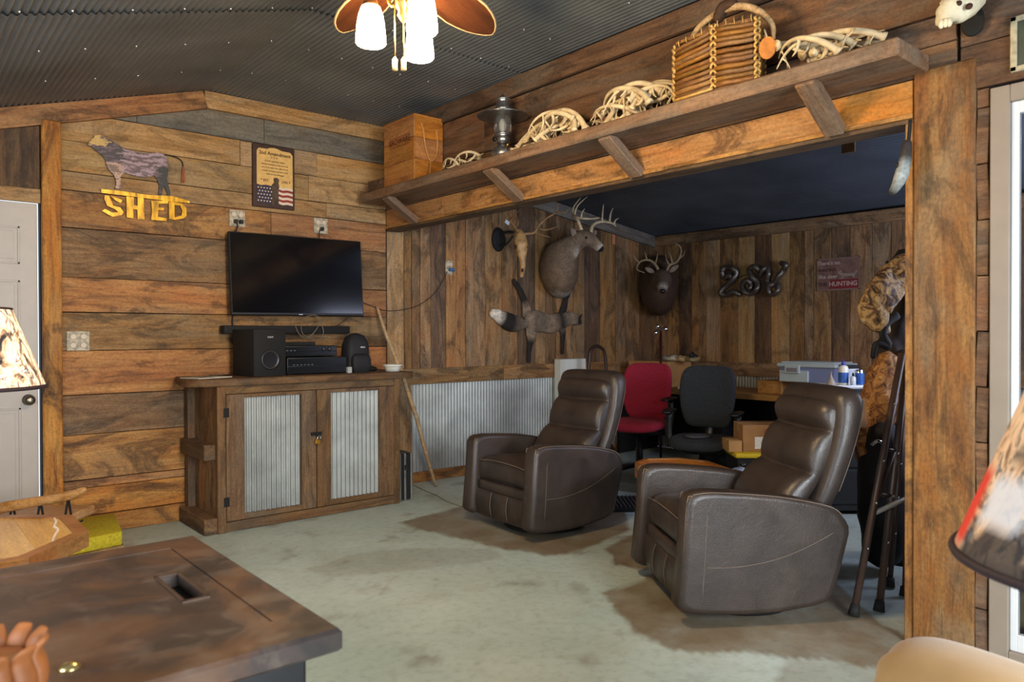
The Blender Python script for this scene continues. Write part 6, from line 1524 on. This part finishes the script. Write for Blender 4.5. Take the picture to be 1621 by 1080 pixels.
# orange fluted ornament at the lower left corner
PK = pm('terracotta_orange', '#8a5024', .6, 0, .35, 14, .3, 40)
c = AZ(-20, 1150, ZT + .001); oc = V((c.x, c.y, ZT))
pk_ = thing('carved_ornament', 'orange fluted ornament at the lower left corner on the stove top', 'ornament', oc)
for k in range(11):
    a = 2 * pi * k / 11 + .2; d = V((cos(a), sin(a), 0))
    obj('petal', B().sweep([oc + d * .018 + V((0, 0, .008)), oc + d * .048 + V((0, 0, .024)), oc + d * .062 + V((0, 0, .062)), oc + d * .055 + V((0, 0, .092)), oc + d * .068 + V((0, 0, .110))], [.010, .018, .019, .017, .012], [.006, .009, .010, .008, .004], up=d, n=10, sub=4, round_ends=True), PK, pk_)
obj('core', B().lathe([(.03, .001), (.05, .02), (.054, .06), (.045, .09), (.01, .095)], oc, 20), PK, pk_)

# ================================================================ lamps with printed shades
def shade_mat(name, bright, red):
    t = NT(name); tc = t.n('ShaderNodeTexCoord').outputs['Object']
    mp = t.mapping(tc, (9, 9, 4.5)); f = t.noise(mp, 1.1, 6, .62, 2.6); f2 = t.noise(t.mapping(tc, (22, 22, 7)), 1.0, 4, .5, 1.5)
    c = t.ramp(f, [(.34, lin('#1c1c20')), (.42, lin('#8a6a50')), (.47, lin('#d2a986')), (.56, lin('#e8c8a4')), (.62, lin('#5c4a40')), (.68, lin('#b8bcc8'))])
    c = t.mix(t.ramp(f2, [(.56, (0, 0, 0)), (.62, (.8,) * 3)]), c, lin('#3a3434'))
    if red:
        # a red garment printed low on one side
        a = t.n('ShaderNodeAttribute', attribute_name='Col'); sep = t.n('ShaderNodeSeparateColor'); t.l(a.outputs[0], sep.inputs[0])
        c = t.mix(sep.outputs[0], c, lin('#d43a28'))
        c = t.mix(sep.outputs[1], c, lin('#24262c'))
        c = t.mix(sep.outputs[2], c, lin('#d4dae4'))
    t.set(Base_Color=c, Roughness=.8)
    t.set(Transmission_Weight=0.0); t.p.inputs['Emission Strength'].default_value = bright
    t.l(c, t.p.inputs['Emission Color'])
    return t.m
def table_lamp(label, c, zb, zt, rb, rtp, mat, bulb, colf=None, base_z=.5):
    t = thing('table_lamp', label, 'lamp', (c.x, c.y, base_z))
    b = B(); n = 64; rs = []; cols = []
    K = 12
    for k in range(K + 1):
        f = k / K; r = rb + (rtp - rb) * f; z = zb + (zt - zb) * f
        rs.append([V((c.x + r * cos(2 * pi * j / n), c.y + r * sin(2 * pi * j / n), z)) for j in range(n)])
    b.rings(rs, False, True)
    if colf: b.c = [colf(V(v)) for v in b.v]
    o = obj('lamp_shade', b, mat, t)
    sm = o.modifiers.new('thickness', 'SOLIDIFY'); sm.thickness = .002
    TR = pm('shade_trim', '#2a1c24', .7, 0, .1)
    for r, z, h in ((rb, zb, .010), (rtp, zt, .006)):
        obj('trim_ring', B().tube([(c.x + r * cos(2 * pi * j / n), c.y + r * sin(2 * pi * j / n), z) for j in range(n + 1)], [h * .75] * (n + 1), 8), TR, t)
    obj('harp', B().tube([(c.x, c.y, zb - .02), (c.x, c.y, zt - .03)], .005, 8), BRASS, t)
    for k in range(3):
        a = k * 2 * pi / 3; obj('spider_arm', B().tube([(c.x, c.y, zt - .03), (c.x + rtp * cos(a), c.y + rtp * sin(a), zt - .004)], .002, 6), BRASS, t)
    obj('lamp_base', B().lathe([(.09, 0), (.095, .015), (.06, .04), (.03, .08), (.045, .16), (.06, .24), (.045, .33), (.02, .40), (.014, zb - base_z)], (c.x, c.y, base_z + .001), 24), W_EDGE, t)
    e = NT('bulb_glass_%s' % ('lit' if bulb else 'dim')); e.set(Base_Color=(1, .9, .75, 1), Emission_Color=(1, .82, .6, 1), Emission_Strength=bulb)
    obj('bulb', B().sphere((c.x, c.y, (zb + zt) / 2), (.03, .03, .042), 16, 10), e.m, t)
    return t
lc = at_depth(-62, 2.75)
table_lamp('lit table lamp with a printed camouflage shade in front of the white door', lc, 1.088, 1.383, .268, .158, shade_mat('printed_shade_lit', 1.15, False), 60, None, .507)
rc = at_depth(1843, 1.10)
def rcol(v):
    d = v - V((rc.x, rc.y, 0)); s_ = d.dot(rt); h = (v.z - .93) / .29
    c = [0, 0, 0, 1]
    ang = math.degrees(math.atan2(d.dot(fw), -d.dot(rt)))      # 0 = leftmost silhouette, negative towards the camera
    if 20 - (h * 10) < ang < 110 and .03 < h < .46: c[0] = 1
    if -70 < ang < 17 and h < .20 + .05 * sin(ang * .4): c[1] = .9
    if -8 < ang < 14 and .22 < h < .50: c[2] = .8
    if -6 < ang < 10 and .52 < h < .60: c[1] = .8
    return tuple(c)
table_lamp('near table lamp with a red, white and brown printed shade at the right edge', rc, .93, 1.22, .268, .158, shade_mat('printed_shade_near', .08, True), 8, rcol, .52)
et = thing('end_table', 'small end table under the near lamp, mostly outside the frame', 'table', (rc.x, rc.y, 0))
obj('table_top', B().box((rc.x - .2, rc.y - .2, .49), (rc.x + .2, rc.y + .2, .518), None, .004), W_EDGE, et)
for sx in (-.17, .17):
    for sy in (-.17, .17): obj('leg', B().box((rc.x + sx - .02, rc.y + sy - .02, 0), (rc.x + sx + .02, rc.y + sy + .02, .49)), W_EDGE, et)

# ================================================================ tan armchair, its arm in the lower right corner
ac = thing('tan_armchair', 'tan suede armchair whose padded arm enters the lower right corner', 'armchair', (2.25, .55, 0))
t = NT('tan_suede'); tc = t.n('ShaderNodeTexCoord').outputs['Object']
t.set(Base_Color=t.ramp(t.noise(tc, 4, 5), [(.3, lin('#917247')), (.7, lin('#a98959'))]), Roughness=.85, Sheen_Weight=.3); t.bump(t.noise(tc, 40, 4), .15, .003)
SUEDE = t.m
TAN_Z = .605
a0 = AZ(1482, 992, TAN_Z); a1 = AZ(1670, 1051, TAN_Z)
ad = (a1 - a0); ad.z = 0; ad.normalize(); an = V((ad.y, -ad.x, 0))
if an.dot(fw) > 0: an = -an            # towards the camera
def AR(s, o, z): return V((a0.x, a0.y, 0)) + ad * s + an * o + V((0, 0, z))
rs = []
for s, k, zo in ((-.045, .55, -.045), (-.035, .78, -.02), (-.01, .93, -.006), (.03, 1, 0), (.12, 1.0, .004), (.25, 1.0, 0), (.40, 1, -.005), (.5, .98, -.01)):
    ring = []
    for j in range(30):
        a = 2 * pi * j / 30; ca, sa = cos(a), sin(a)
        o = .12 + math.copysign(abs(ca) ** .7, ca) * .13 * k; z = .435 + (math.copysign(abs(sa) ** .7, sa) * (.18 if sa > 0 else .30)) * (k * .6 + .4) + zo
        pl_ = .010 * sin(a * 11) * max(0, 1 - abs(s + .01) / .07)
        ring.append(AR(s + pl_, o, z))
    rs.append(ring)
arm_ = obj('padded_arm', B().rings(rs, True, True), SUEDE, ac); subsurf(arm_, 2)
obj('arm_base', B().box((0, 0.03, .04), (.48, .22, .3), frameM(AR(0, 0, 0), ad, an), .01), SUEDE, ac)
st_ = obj('seam', B().tube([AR(.27, .0 - .008, .45), AR(.27, .02, .575), AR(.27, .12, .603), AR(.27, .22, .575)], .003, 6, 4), pm('seam_brown', '#8a6a40', .8), ac)
